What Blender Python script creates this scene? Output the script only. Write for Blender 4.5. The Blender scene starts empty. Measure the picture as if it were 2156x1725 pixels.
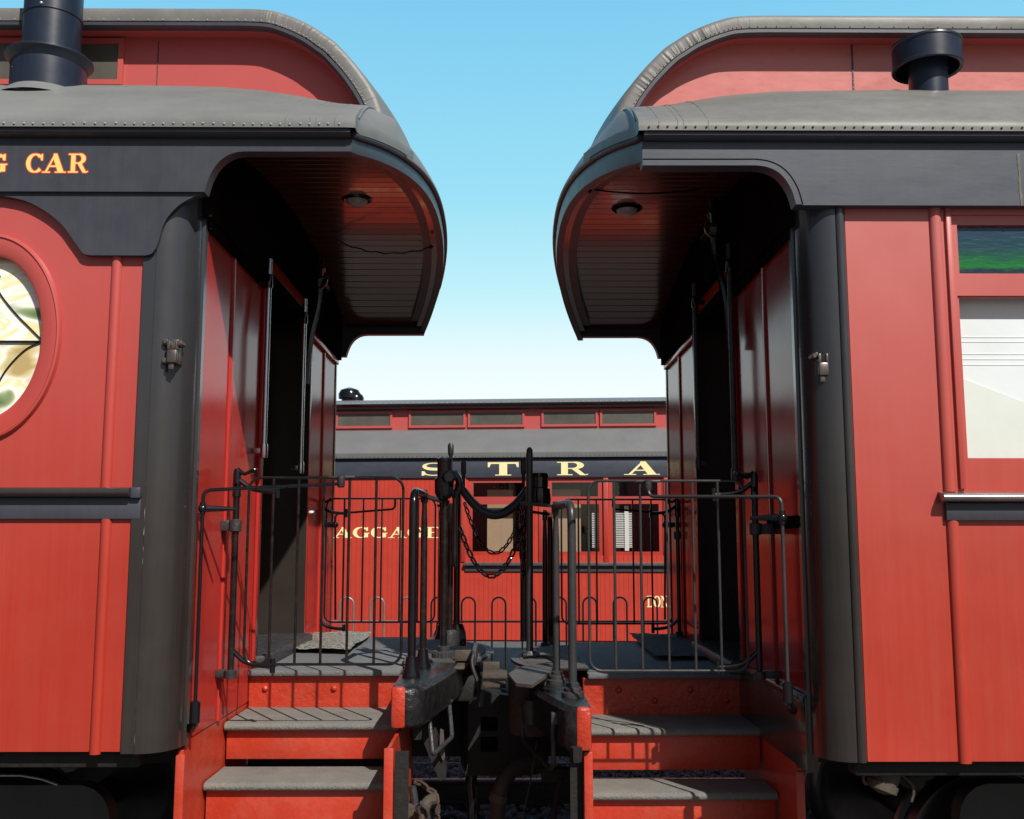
import bpy, bmesh, math, random
from mathutils import Vector, Matrix, noise as mnoise
random.seed(7)
R = math.radians
scn = bpy.context.scene
col = scn.collection

# ------------------------------------------------------------------ camera model (used to read sizes off the photo)
FPX, CXP, CYP = 2160.0, 1078.0, 862.5
PITCH, YAW, EYE = R(7.3), R(0.4), 1.72

def ray(px, py):
    u = (px - CXP) / FPX; v = -(py - CYP) / FPX
    y = math.cos(PITCH) - v * math.sin(PITCH); z = math.sin(PITCH) + v * math.cos(PITCH)
    return (u * math.cos(YAW) + y * math.sin(YAW), -u * math.sin(YAW) + y * math.cos(YAW), z)
def UY(px, py, Y):
    x, y, z = ray(px, py); t = Y / y
    return Vector((x * t, Y, z * t + EYE))
def UX(px, py, X):
    x, y, z = ray(px, py); t = X / x
    return Vector((X, y * t, z * t + EYE))
def UZ(px, py, Z):
    x, y, z = ray(px, py); t = (Z - EYE) / z
    return Vector((x * t, y * t, Z))

# ------------------------------------------------------------------ materials
def nd(nt, typ, **kw):
    n = nt.nodes.new(typ)
    for k, v in kw.items():
        if k in n.inputs: n.inputs[k].default_value = v
        else: setattr(n, k, v)
    return n
def c4(c): return (c[0], c[1], c[2], 1.0)

def mat(name, base, rough=.45, var=.12, scale=3.0, bump=.0, bscale=60.0, metal=0.0, coat=0.0, coat_r=.1,
        dust=None, dust_amt=.0, streak=.0, spec=.5, rvar=.08, chip=None, chip_t=.7, chip_scale=14.0, stretch=(1, 1, 1), sky_sheen=None, ramp=(.3, .7)):
    m = bpy.data.materials.new(name); m.use_nodes = True
    nt = m.node_tree; nt.nodes.clear(); L = nt.links.new
    out = nd(nt, 'ShaderNodeOutputMaterial'); bs = nd(nt, 'ShaderNodeBsdfPrincipled')
    L(bs.outputs[0], out.inputs[0])
    g = nd(nt, 'ShaderNodeNewGeometry')
    mp = nd(nt, 'ShaderNodeMapping'); mp.inputs['Scale'].default_value = stretch
    L(g.outputs['Position'], mp.inputs['Vector'])
    n1 = nd(nt, 'ShaderNodeTexNoise', Scale=scale, Detail=6.0, Roughness=.62)
    L(mp.outputs[0], n1.inputs['Vector'])
    lo = [x * (1 - var) for x in base]; hi = [min(1, x * (1 + var)) for x in base]
    rp = nd(nt, 'ShaderNodeValToRGB')
    rp.color_ramp.elements[0].position = ramp[0]; rp.color_ramp.elements[1].position = ramp[1]
    rp.color_ramp.elements[0].color = c4(lo); rp.color_ramp.elements[1].color = c4(hi)
    L(n1.outputs['Fac'], rp.inputs[0])
    cur = rp.outputs[0]
    if streak > 0:
        ms = nd(nt, 'ShaderNodeMapping'); ms.inputs['Scale'].default_value = (38, 38, 1.1)
        L(g.outputs['Position'], ms.inputs['Vector'])
        ns = nd(nt, 'ShaderNodeTexNoise', Scale=1.0, Detail=5.0, Roughness=.7)
        L(ms.outputs[0], ns.inputs['Vector'])
        r2 = nd(nt, 'ShaderNodeValToRGB')
        r2.color_ramp.elements[0].position = .35; r2.color_ramp.elements[1].position = .75
        r2.color_ramp.elements[0].color = (0, 0, 0, 1); r2.color_ramp.elements[1].color = (streak,) * 3 + (1,)
        L(ns.outputs['Fac'], r2.inputs[0])
        mx = nd(nt, 'ShaderNodeMix', data_type='RGBA')
        L(r2.outputs[0], mx.inputs[0]); L(cur, mx.inputs[6]); mx.inputs[7].default_value = c4(dust or (.45, .38, .34))
        cur = mx.outputs[2]
    if dust_amt > 0:
        n2 = nd(nt, 'ShaderNodeTexNoise', Scale=scale * 2.7, Detail=8.0, Roughness=.7)
        L(mp.outputs[0], n2.inputs['Vector'])
        r3 = nd(nt, 'ShaderNodeValToRGB')
        r3.color_ramp.elements[0].position = .45; r3.color_ramp.elements[1].position = .78
        r3.color_ramp.elements[0].color = (0, 0, 0, 1); r3.color_ramp.elements[1].color = (dust_amt,) * 3 + (1,)
        L(n2.outputs['Fac'], r3.inputs[0])
        mx2 = nd(nt, 'ShaderNodeMix', data_type='RGBA')
        L(r3.outputs[0], mx2.inputs[0]); L(cur, mx2.inputs[6]); mx2.inputs[7].default_value = c4(dust or (.4, .36, .32))
        cur = mx2.outputs[2]
    if chip:
        n4 = nd(nt, 'ShaderNodeTexNoise', Scale=chip_scale, Detail=9.0, Roughness=.75)
        L(mp.outputs[0], n4.inputs['Vector'])
        r4 = nd(nt, 'ShaderNodeValToRGB')
        r4.color_ramp.elements[0].position = chip_t; r4.color_ramp.elements[1].position = min(1, chip_t + .03)
        L(n4.outputs['Fac'], r4.inputs[0])
        mx3 = nd(nt, 'ShaderNodeMix', data_type='RGBA')
        L(r4.outputs[0], mx3.inputs[0]); L(cur, mx3.inputs[6]); mx3.inputs[7].default_value = c4(chip)
        cur = mx3.outputs[2]
    if sky_sheen:   # sky sheen painted into the colour, stronger towards the top
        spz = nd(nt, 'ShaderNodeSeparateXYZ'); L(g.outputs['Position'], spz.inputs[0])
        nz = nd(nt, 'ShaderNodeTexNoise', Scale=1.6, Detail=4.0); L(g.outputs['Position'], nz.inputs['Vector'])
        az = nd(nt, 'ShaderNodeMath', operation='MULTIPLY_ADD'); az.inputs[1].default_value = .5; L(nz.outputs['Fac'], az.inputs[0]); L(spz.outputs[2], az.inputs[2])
        mz = nd(nt, 'ShaderNodeMapRange', interpolation_type='SMOOTHSTEP'); mz.inputs[1].default_value = 1.5; mz.inputs[2].default_value = 3.4; mz.inputs[4].default_value = sky_sheen[1]
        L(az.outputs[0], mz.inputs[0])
        mc = nd(nt, 'ShaderNodeMix', data_type='RGBA'); L(mz.outputs[0], mc.inputs[0]); L(cur, mc.inputs[6]); mc.inputs[7].default_value = c4(sky_sheen[0]); cur = mc.outputs[2]
    L(cur, bs.inputs['Base Color'])
    n5 = nd(nt, 'ShaderNodeTexNoise', Scale=scale * 4, Detail=5.0)
    L(mp.outputs[0], n5.inputs['Vector'])
    mr = nd(nt, 'ShaderNodeMapRange'); mr.inputs[3].default_value = max(.03, rough - rvar); mr.inputs[4].default_value = min(1, rough + rvar)
    L(n5.outputs['Fac'], mr.inputs[0]); L(mr.outputs[0], bs.inputs['Roughness'])
    bs.inputs['Metallic'].default_value = metal
    bs.inputs['Specular IOR Level'].default_value = spec
    bs.inputs['Coat Weight'].default_value = coat; bs.inputs['Coat Roughness'].default_value = coat_r
    if bump > 0:
        n3 = nd(nt, 'ShaderNodeTexNoise', Scale=bscale, Detail=6.0, Roughness=.6)
        L(mp.outputs[0], n3.inputs['Vector'])
        b = nd(nt, 'ShaderNodeBump', Strength=bump, Distance=.01)
        L(n3.outputs['Fac'], b.inputs['Height']); L(b.outputs[0], bs.inputs['Normal'])
    m['bs'] = bs.name
    return m

M = {}
M['red'] = mat('red_paint', (.41, .032, .017), .34, .10, 1.7, .07, 4, streak=.09, dust_amt=.06, chip=(.5, .17, .13), chip_t=.735, chip_scale=34, dust=(.5, .17, .12), sky_sheen=((.52, .11, .105), .75))
M['red_r'] = mat('right_red_paint', (.42, .037, .020), .33, .10, 1.7, .07, 4, streak=.10, chip=(.58, .24, .19), chip_t=.735, chip_scale=34, dust=(.55, .2, .15), dust_amt=.05, sky_sheen=((.55, .16, .15), .85))  # paler upper red is sky sheen put into the colour
M['red_gloss'] = mat('glossy_red_paint', (.45, .036, .028), .15, .1, 2.5, .03, 7, spec=.11, rvar=.04)
M['red_gloss'].node_tree.nodes[M['red_gloss']['bs']].inputs['Specular Tint'].default_value = (.62, .72, 1, 1)
M['red_gloss_shade'] = mat('glossy_red_paint_shade', (.27, .016, .014), .15, .12, 2.5, .03, 7, spec=.15, rvar=.04)  # darker copy of the glossy red, shade of the right end wall painted in
M['pink'] = mat('sky_sheen_red_panel', (.56, .17, .155), .30, .08, 3, .04, 8, streak=.05, dust=(.6, .35, .32), stretch=(1.5, 1, 4))  # red lightened to pink, the sky's reflection put into the base colour
M['red_step'] = mat('step_red_paint', (.47, .040, .017), .38, .12, 4, .25, 55, dust=(.5, .26, .2), dust_amt=.18, chip=(.6, .35, .25), chip_t=.73)
M['red_rough'] = mat('lumpy_red_paint', (.46, .038, .016), .3, .12, 5, .6, 42, dust=(.5, .3, .22), dust_amt=.12, chip=(.65, .42, .32), chip_t=.735)
M['black'] = mat('black_paint', (.044, .047, .062), .42, .16, 3, .05, 12, streak=.06, dust=(.2, .19, .18), dust_amt=.06)
M['black_r'] = mat('weathered_black_paint', (.048, .056, .076), .42, .12, 3, .03, 30, streak=.05, dust=(.16, .17, .19), dust_amt=.15, stretch=(.5, 1, 1.6))
M['column'] = mat('column_black_paint', (.026, .021, .019), .24, .25, 2.5, .04, 10, streak=.10, dust=(.12, .10, .085), rvar=.09, coat=.45, coat_r=.09, sky_sheen=((.05, .054, .064), .8))  # bluish tone higher up is reflected sky painted into the black
M['gloss_black'] = mat('gloss_black_enamel', (.006, .006, .008), .13, .2, 8, .04, 45, dust=(.1, .07, .05), dust_amt=.05, rvar=.06, spec=.6)
M['worn_black'] = mat('worn_black_rail', (.008, .008, .009), .19, .25, 9, .05, 60, dust=(.11, .075, .05), dust_amt=.22, chip=(.2, .12, .07), chip_t=.72, chip_scale=30)
M['grey_rail'] = mat('grey_worn_rail', (.034, .035, .037), .36, .2, 6, .1, 60, dust=(.13, .1, .08), dust_amt=.12, chip=(.3, .2, .13), chip_t=.75, chip_scale=30)
M['iron'] = mat('grey_cast_iron', (.045, .047, .052), .42, .25, 12, .35, 60, metal=.35, dust=(.22, .17, .13), dust_amt=.3)
M['beam'] = mat('lumpy_black_casting', (.012, .012, .014), .2, .25, 9, .9, 26, dust=(.12, .09, .065), dust_amt=.22, rvar=.1)
M['rust'] = mat('rusty_iron', (.055, .036, .026), .8, .35, 14, .5, 60, dust=(.12, .08, .05), dust_amt=.5)
M['tan_iron'] = mat('lit_tan_iron', (.07, .056, .042), .75, .25, 14, .45, 50, dust=(.07, .045, .03), dust_amt=.5)
M['dark_under'] = mat('dark_underframe', (.009, .008, .007), .75, .3, 8, .4, 40, dust=(.022, .017, .013), dust_amt=.4)
M['roof'] = mat('grey_roof_canvas', (.175, .182, .182), .55, .16, 2.4, .10, 6, streak=.14, dust=(.25, .25, .24), dust_amt=.35, stretch=(.6, 1, 1.6), spec=.18)
M['roof_r'] = mat('grey_roof_canvas_right', (.165, .165, .158), .42, .16, 2.4, .10, 6, streak=.16, dust=(.32, .32, .3), dust_amt=.4, stretch=(.6, 1, 1.6), spec=.2)
M['roof_edge'] = mat('roof_edge_canvas', (.17, .166, .158), .5, .2, 5, .12, 18, dust=(.1, .1, .1), dust_amt=.3)
M['roof_bg'] = mat('grey_roof_far', (.15, .155, .16), .55, .1, 2.4, .05, 6, streak=.08, dust=(.3, .3, .3))
M['nail'] = mat('zinc_nail', (.75, .75, .74), .3, .1, 8, metal=.6)
M['nail_dark'] = mat('rusty_nail', (.09, .07, .06), .6, .1, 8)
M['stack'] = mat('blue_black_enamel', (.013, .021, .040), .34, .2, 3, .04, 14, streak=.08, dust=(.1, .1, .1), rvar=.08)
M['ceiling'] = mat('varnished_red_boards', (.11, .036, .015), .2, .2, 2, .02, 10, coat=.5, coat_r=.08, stretch=(.4, 4, 1), rvar=.05)
M['ceiling_r'] = mat('dark_red_boards', (.09, .02, .014), .22, .2, 2, .02, 10, coat=.4, coat_r=.1, stretch=(.4, 4, 1), rvar=.05)
M['header'] = mat('dark_header_paint', (.012, .009, .008), .6, .2, 3, .05, 14, spec=.0)
M['jamb'] = mat('black_jamb_paint', (.032, .026, .022), .3, .2, 3, .04, 14, spec=.06)
M['floor'] = mat('grey_deck_paint', (.125, .13, .135), .75, .15, 6, .5, 90, dust=(.3, .3, .28), dust_amt=.25)
M['tread'] = mat('sandy_tread_paint', (.165, .165, .152), .8, .15, 7, .7, 120, dust=(.29, .24, .16), dust_amt=.4, chip=(.42, .39, .32), chip_t=.72)
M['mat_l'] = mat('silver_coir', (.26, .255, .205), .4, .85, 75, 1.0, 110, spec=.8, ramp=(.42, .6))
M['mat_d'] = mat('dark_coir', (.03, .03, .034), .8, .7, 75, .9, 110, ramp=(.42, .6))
M['steel'] = mat('polished_steel', (.55, .56, .58), .25, .1, 9, .02, 40, metal=1.0)
M['sill'] = mat('worn_metal_sill', (.30, .28, .28), .22, .2, 9, .04, 30, metal=.7)
M['gold'] = mat('yellow_lettering', (.86, .66, .20), .5, .05, 8)
M['gold_bg'] = mat('pale_yellow_lettering', (.98, .85, .44), .5, .04, 8)
M['redline'] = mat('red_letter_outline', (.62, .05, .02), .5, .05, 8)
M['pillar'] = mat('rubber_black', (.010, .010, .013), .45, .1, 9, .05, 40)
M['rope'] = mat('black_canvas_hose', (.010, .012, .018), .5, .2, 12, .1, 60)
M['caulk'] = mat('white_caulk', (.62, .6, .56), .7, .3, 12, .5, 90)
M['brown_hose'] = mat('brown_rubber_hose', (.035, .024, .018), .7, .3, 10, .3, 50)
M['tan_wall'] = mat('tan_riveted_panel', (.42, .30, .19), .55, .06, 3)
M['dark_glass'] = mat('dark_window_glass', (.035, .036, .032), .12, .2, 4)
M['grey_glass'] = mat('smoky_clerestory_glass', (.10, .095, .08), .22, .2, 4, .02, 6)
M['white'] = mat('white_slats', (.78, .80, .76), .6, .05, 5)
M['inside'] = mat('dark_interior', (.012, .012, .014), .7, .2, 4)
M['bg_red'] = None
M['rail'] = mat('rail_steel', (.06, .055, .06), .35, .2, 9, .1, 30, metal=.6)
M['stone'] = mat('grey_ballast_stone', (.12, .12, .128), .85, .45, 9, .4, 60, dust=(.2, .18, .16), dust_amt=.4)
M['ground'] = mat('gravel_ground', (.07, .068, .067), .9, .35, 16, .9, 30, dust=(.3, .28, .25), dust_amt=.4)
M['fence'] = mat('galvanised_tube', (.24, .23, .22), .4, .2, 9, .05, 30, metal=.4)
M['brass'] = mat('cast_hook_metal', (.14, .12, .11), .35, .2, 20, .1, 50, metal=.6)

M['blind_shade'] = mat('blind_shade_tone', (.68, .74, .68), .5, .06, 3)  # blind colour with shade painted in
M['fold'] = mat('blind_crease', (.72, .78, .76), .5, .1, 4)
M['lens'] = mat('cloudy_lamp_glass', (.55, .53, .5), .12, .3, 30, .3, 40)
M['apron'] = mat('ribbed_apron_iron', (.075, .07, .066), .6, .25, 12, .3, 50, dust=(.12, .085, .055), dust_amt=.45)

M['bogie'] = mat('grey_bogie_paint', (.04, .04, .042), .6, .2, 6, .2, 30, dust=(.07, .06, .05), dust_amt=.4)
def board_mat(name, base, pitch, rough=.5):
    """vertical tongue and groove boards, grooves across the object's own length axis"""
    m = mat(name, base, rough, .07, 3, 0, streak=.03, dust=(.55, .2, .15))
    nt = m.node_tree; L = nt.links.new
    bs = nt.nodes[m['bs']]
    tc = nd(nt, 'ShaderNodeTexCoord'); sp = nd(nt, 'ShaderNodeSeparateXYZ'); L(tc.outputs['Object'], sp.inputs[0])
    md = nd(nt, 'ShaderNodeMath', operation='DIVIDE'); md.inputs[1].default_value = pitch; L(sp.outputs[0], md.inputs[0])
    fr = nd(nt, 'ShaderNodeMath', operation='FRACT'); L(md.outputs[0], fr.inputs[0])
    pg = nd(nt, 'ShaderNodeMath', operation='PINGPONG'); pg.inputs[1].default_value = .5; L(fr.outputs[0], pg.inputs[0])
    rp = nd(nt, 'ShaderNodeValToRGB'); rp.color_ramp.elements[0].position = .0; rp.color_ramp.elements[1].position = .06
    L(pg.outputs[0], rp.inputs[0])
    b = nd(nt, 'ShaderNodeBump', Strength=.5, Distance=.01); L(rp.outputs[0], b.inputs['Height']); L(b.outputs[0], bs.inputs['Normal'])
    src = bs.inputs['Base Color'].links[0].from_socket
    mx = nd(nt, 'ShaderNodeMix', data_type='RGBA', blend_type='MULTIPLY'); mx.inputs[0].default_value = .3
    L(src, mx.inputs[6]); L(rp.outputs[0], mx.inputs[7]); L(mx.outputs[2], bs.inputs['Base Color'])
    return m
M['bg_red'] = board_mat('red_vertical_boards', (.50, .042, .022), .058)

def art_glass():
    m = bpy.data.materials.new('opal_art_glass'); m.use_nodes = True
    nt = m.node_tree; L = nt.links.new; bs = nt.nodes['Principled BSDF']
    g = nd(nt, 'ShaderNodeNewGeometry'); mp = nd(nt, 'ShaderNodeMapping'); mp.inputs['Rotation'].default_value = (0, R(38), 0)
    mp.inputs['Scale'].default_value = (2.4, 2.4, 7)
    L(g.outputs['Position'], mp.inputs[0])
    n = nd(nt, 'ShaderNodeTexNoise', Scale=1.2, Detail=2.5, Distortion=1.1); L(mp.outputs[0], n.inputs['Vector'])
    rp = nd(nt, 'ShaderNodeValToRGB'); e = rp.color_ramp.elements
    e[0].position = .30; e[0].color = (.10, .17, .06, 1); e[1].position = .70; e[1].color = (.5, .38, .16, 1)
    for p, c in ((.38, (.34, .42, .22, 1)), (.43, (.85, .88, .78, 1)), (.49, (.96, .97, .93, 1)), (.53, (.90, .80, .38, 1)), (.57, (.93, .94, .86, 1)), (.63, (.72, .62, .34, 1))):
        x = e.new(p); x.color = c
    L(n.outputs['Fac'], rp.inputs[0]); L(rp.outputs[0], bs.inputs['Base Color'])
    bs.inputs['Roughness'].default_value = .15
    b = nd(nt, 'ShaderNodeBump', Strength=.2, Distance=.01); L(n.outputs['Fac'], b.inputs['Height']); L(b.outputs[0], bs.inputs['Normal'])
    return m
M['art'] = art_glass()

def stained_glass(z0, z1):
    m = bpy.data.materials.new('blue_green_rippled_glass'); m.use_nodes = True
    nt = m.node_tree; L = nt.links.new; bs = nt.nodes['Principled BSDF']
    g = nd(nt, 'ShaderNodeNewGeometry'); sp = nd(nt, 'ShaderNodeSeparateXYZ'); L(g.outputs['Position'], sp.inputs[0])
    mr = nd(nt, 'ShaderNodeMapRange'); mr.inputs[1].default_value = z0; mr.inputs[2].default_value = z1; L(sp.outputs[2], mr.inputs[0])
    n = nd(nt, 'ShaderNodeTexNoise', Scale=26.0, Detail=3.0)
    mp = nd(nt, 'ShaderNodeMapping'); mp.inputs['Scale'].default_value = (.55, 1, 1.5); L(g.outputs['Position'], mp.inputs[0]); L(mp.outputs[0], n.inputs['Vector'])
    ad = nd(nt, 'ShaderNodeMath', operation='MULTIPLY_ADD'); ad.inputs[1].default_value = .25; L(n.outputs['Fac'], ad.inputs[0]); L(mr.outputs[0], ad.inputs[2])
    sb = nd(nt, 'ShaderNodeMath', operation='SUBTRACT'); sb.inputs[1].default_value = .125; L(ad.outputs[0], sb.inputs[0])
    rp = nd(nt, 'ShaderNodeValToRGB'); e = rp.color_ramp.elements
    e[0].position = 0; e[0].color = (.015, .025, .05, 1); e[1].position = 1; e[1].color = (.02, .048, .095, 1)
    for p, c in ((.08, (.012, .03, .045, 1)), (.17, (.01, .17, .035, 1)), (.27, (.01, .13, .04, 1)), (.42, (.012, .085, .06, 1)), (.62, (.014, .055, .075, 1))):
        x = e.new(p); x.color = c
    L(sb.outputs[0], rp.inputs[0]); L(rp.outputs[0], bs.inputs['Base Color'])
    bs.inputs['Roughness'].default_value = .2
    v = nd(nt, 'ShaderNodeTexNoise', Scale=42.0, Detail=2.0); mp2 = nd(nt, 'ShaderNodeMapping'); mp2.inputs['Scale'].default_value = (.5, 1, 1.7)
    L(g.outputs['Position'], mp2.inputs[0]); L(mp2.outputs[0], v.inputs['Vector'])
    b = nd(nt, 'ShaderNodeBump', Strength=.22, Distance=.01); L(v.outputs['Fac'], b.inputs['Height']); L(b.outputs[0], bs.inputs['Normal'])
    return m

# ------------------------------------------------------------------ mesh helpers
def nbm(): return bmesh.new()
def box(bm, x0, x1, y0, y1, z0, z1, bev=0.0):
    vs = [bm.verts.new((x, y, z)) for x in (min(x0, x1), max(x0, x1)) for y in (min(y0, y1), max(y0, y1)) for z in (min(z0, z1), max(z0, z1))]
    fs = [bm.faces.new([vs[i] for i in q]) for q in ((0, 1, 3, 2), (4, 6, 7, 5), (0, 4, 5, 1), (2, 3, 7, 6), (0, 2, 6, 4), (1, 5, 7, 3))]
    if bev > 0:
        es = list({e for f in fs for e in f.edges})
        bmesh.ops.bevel(bm, geom=es, offset=bev, segments=2, affect='EDGES', profile=.5)
def plate(bm, outer, holes, d0, d1, axes='xz'):
    """polygon (list of 2D points) with holes, given thickness from d0 to d1 along the third axis"""
    def P(a, b, d):
        return {'xz': (a, d, b), 'xy': (a, b, d), 'yz': (d, a, b)}[axes]
    faces = []
    loops = [outer] + list(holes)
    rings = []
    for d in (d0, d1):
        es = []; vr = []
        for lp in loops:
            vs = [bm.verts.new(P(a, b, d)) for a, b in lp]
            vr.append(vs)
            for i in range(len(vs)): es.append(bm.edges.new((vs[i], vs[(i + 1) % len(vs)])))
        bmesh.ops.triangle_fill(bm, use_beauty=True, use_dissolve=False, edges=es)
        rings.append(vr)
    for a, b in zip(rings[0], rings[1]):
        n = len(a)
        for i in range(n): bm.faces.new((a[i], a[(i + 1) % n], b[(i + 1) % n], b[i]))
def frames(pts):
    pts = [Vector(p) for p in pts]; T = []
    for i in range(len(pts)):
        a = pts[max(i - 1, 0)]; b = pts[min(i + 1, len(pts) - 1)]
        T.append((b - a).normalized())
    up = Vector((0, 0, 1)) if abs(T[0].z) < .9 else Vector((1, 0, 0))
    n = (up - T[0] * up.dot(T[0])).normalized(); N = [n]
    for i in range(1, len(pts)):
        n = N[-1] - T[i] * N[-1].dot(T[i]); n.normalize(); N.append(n)
    return pts, T, N
def tube(bm, pts, r, seg=12, closed=False, squash=1.0):
    if closed: pts = list(pts) + [pts[0], pts[1]]
    pts, T, N = frames(pts)
    rs = r if isinstance(r, (list, tuple)) else [r] * len(pts)
    rings = []
    for p, t, n, rr in zip(pts, T, N, rs):
        b = t.cross(n)
        rings.append([bm.verts.new(p + (n * math.cos(a) + b * math.sin(a) * squash) * rr) for a in [2 * math.pi * k / seg for k in range(seg)]])
    for a, b in zip(rings[:-1], rings[1:]):
        for k in range(seg): bm.faces.new((a[k], a[(k + 1) % seg], b[(k + 1) % seg], b[k]))
    if not closed:
        bm.faces.new(rings[0][::-1]); bm.faces.new(rings[-1])
def lathe(bm, c, prof, seg=24, axis='z', cap=True):
    c = Vector(c); rings = []
    for r, h in prof:
        ring = []
        for k in range(seg):
            a = 2 * math.pi * k / seg; u, v = r * math.cos(a), r * math.sin(a)
            ring.append(bm.verts.new(c + Vector({'z': (u, v, h), 'y': (u, h, v), 'x': (h, u, v)}[axis])))
        rings.append(ring)
    for a, b in zip(rings[:-1], rings[1:]):
        for k in range(seg): bm.faces.new((a[k], a[(k + 1) % seg], b[(k + 1) % seg], b[k]))
    if cap:
        bm.faces.new(rings[0][::-1]); bm.faces.new(rings[-1])
def grid(bm, rows, flip=False):
    vr = [[bm.verts.new(p) for p in row] for row in rows]
    for a, b in zip(vr[:-1], vr[1:]):
        for k in range(len(a) - 1):
            q = (a[k], a[k + 1], b[k + 1], b[k])
            bm.faces.new(q[::-1] if flip else q)
def extrude_x(bm, prof, x0, x1, closed=True):
    """section in (y,z) pulled along x"""
    a = [bm.verts.new((x0, y, z)) for y, z in prof]; b = [bm.verts.new((x1, y, z)) for y, z in prof]
    n = len(prof)
    for i in range(n if closed else n - 1): bm.faces.new((a[i], a[(i + 1) % n], b[(i + 1) % n], b[i]))
    if closed: bm.faces.new(a[::-1]); bm.faces.new(b)
def extrude_z(bm, prof, z0, z1, closed=True):
    a = [bm.verts.new((x, y, z0)) for x, y in prof]; b = [bm.verts.new((x, y, z1)) for x, y in prof]
    n = len(prof)
    for i in range(n if closed else n - 1): bm.faces.new((a[i], a[(i + 1) % n], b[(i + 1) % n], b[i]))
    if closed: bm.faces.new(a[::-1]); bm.faces.new(b)
def ball(bm, c, r, sub=1):
    bmesh.ops.create_icosphere(bm, subdivisions=sub, radius=r, matrix=Matrix.Translation(c))
def bend(pts, rad=.03, n=6):
    """round the corners of a polyline"""
    pts = [Vector(p) for p in pts]; out = [pts[0]]
    for i in range(1, len(pts) - 1):
        a, b, c = pts[i - 1], pts[i], pts[i + 1]
        d1 = (a - b); d2 = (c - b); r = min(rad, d1.length * .49, d2.length * .49)
        p = b + d1.normalized() * r; q = b + d2.normalized() * r
        for k in range(n + 1):
            t = k / n; out.append(p * (1 - t) ** 2 + b * 2 * t * (1 - t) + q * t * t)
    out.append(pts[-1])
    return out
def interp(tab, x):
    if x <= tab[0][0]: return tab[0][1]
    for (a, va), (b, vb) in zip(tab[:-1], tab[1:]):
        if x <= b: return va + (vb - va) * (x - a) / (b - a)
    return tab[-1][1]

WL = {}
def thing(name, label, cat, loc, group=None):
    o = bpy.data.objects.new(name, None); col.objects.link(o); o.location = loc; o.empty_display_size = .2
    o['label'] = label; o['category'] = cat
    if group: o['group'] = group
    WL[o.name] = Vector(loc)
    return o
def obj(name, bm, m, parent=None, label=None, smooth=35, xf=None, norm=True, cat=None, group=None, kind=None):
    if xf is not None:
        for v in bm.verts: v.co = xf(v.co)
    if norm: bmesh.ops.recalc_face_normals(bm, faces=bm.faces[:])
    me = bpy.data.meshes.new(name); 
    cs = [v.co for v in bm.verts]
    c = Vector(((min(v.x for v in cs) + max(v.x for v in cs)) / 2, (min(v.y for v in cs) + max(v.y for v in cs)) / 2, (min(v.z for v in cs) + max(v.z for v in cs)) / 2))
    if parent is None: c.z = min(v.z for v in cs)
    for v in bm.verts: v.co -= c
    bm.to_mesh(me); bm.free()
    me.materials.append(m if not isinstance(m, str) else M[m])
    if smooth:
        me.polygons.foreach_set('use_smooth', [True] * len(me.polygons)); me.set_sharp_from_angle(angle=R(smooth))
    o = bpy.data.objects.new(name, me); col.objects.link(o)
    if parent is not None:
        o.parent = parent; o.location = c - WL[parent.name]
    else: o.location = c
    WL[o.name] = c
    if label: o['label'] = label
    if cat: o['category'] = cat
    if group: o['group'] = group
    if kind: o['kind'] = kind
    return o

def spline(pts, m=5):
    out = []
    for i in range(len(pts) - 1):
        p0 = pts[max(i - 1, 0)]; p1 = pts[i]; p2 = pts[i + 1]; p3 = pts[min(i + 2, len(pts) - 1)]
        for j in range(m):
            t = j / m
            out.append(tuple(.5 * (2 * b + (c - a) * t + (2 * a - 5 * b + 4 * c - d) * t * t + (3 * b - a - 3 * c + d) * t ** 3) for a, b, c, d in zip(p0, p1, p2, p3)))
    out.append(tuple(pts[-1])); return out
# ------------------------------------------------------------------ lettering
def stroke(pts):
    """pts (x,y,w): returns quads of a pen stroke"""
    out = []; L_, R_ = [], []
    for i, (x, y, w) in enumerate(pts):
        a = pts[max(i - 1, 0)]; b = pts[min(i + 1, len(pts) - 1)]
        dx, dy = b[0] - a[0], b[1] - a[1]; l = math.hypot(dx, dy) or 1
        L_.append((x - dy / l * w / 2, y + dx / l * w / 2)); R_.append((x + dy / l * w / 2, y - dx / l * w / 2))
    for i in range(len(pts) - 1): out.append([L_[i], L_[i + 1], R_[i + 1], R_[i]])
    return out
def arc(cx, cy, rx, ry, a0, a1, thick, thin, n=18, pw=1.0):
    p = []
    for k in range(n + 1):
        a = R(a0 + (a1 - a0) * k / n)
        p.append((cx + rx * math.cos(a), cy + ry * math.sin(a), thin + (thick - thin) * abs(math.cos(a)) ** pw))
    return p
def rc(x0, y0, x1, y1): return [[(x0, y0), (x1, y0), (x1, y1), (x0, y1)]]
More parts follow.
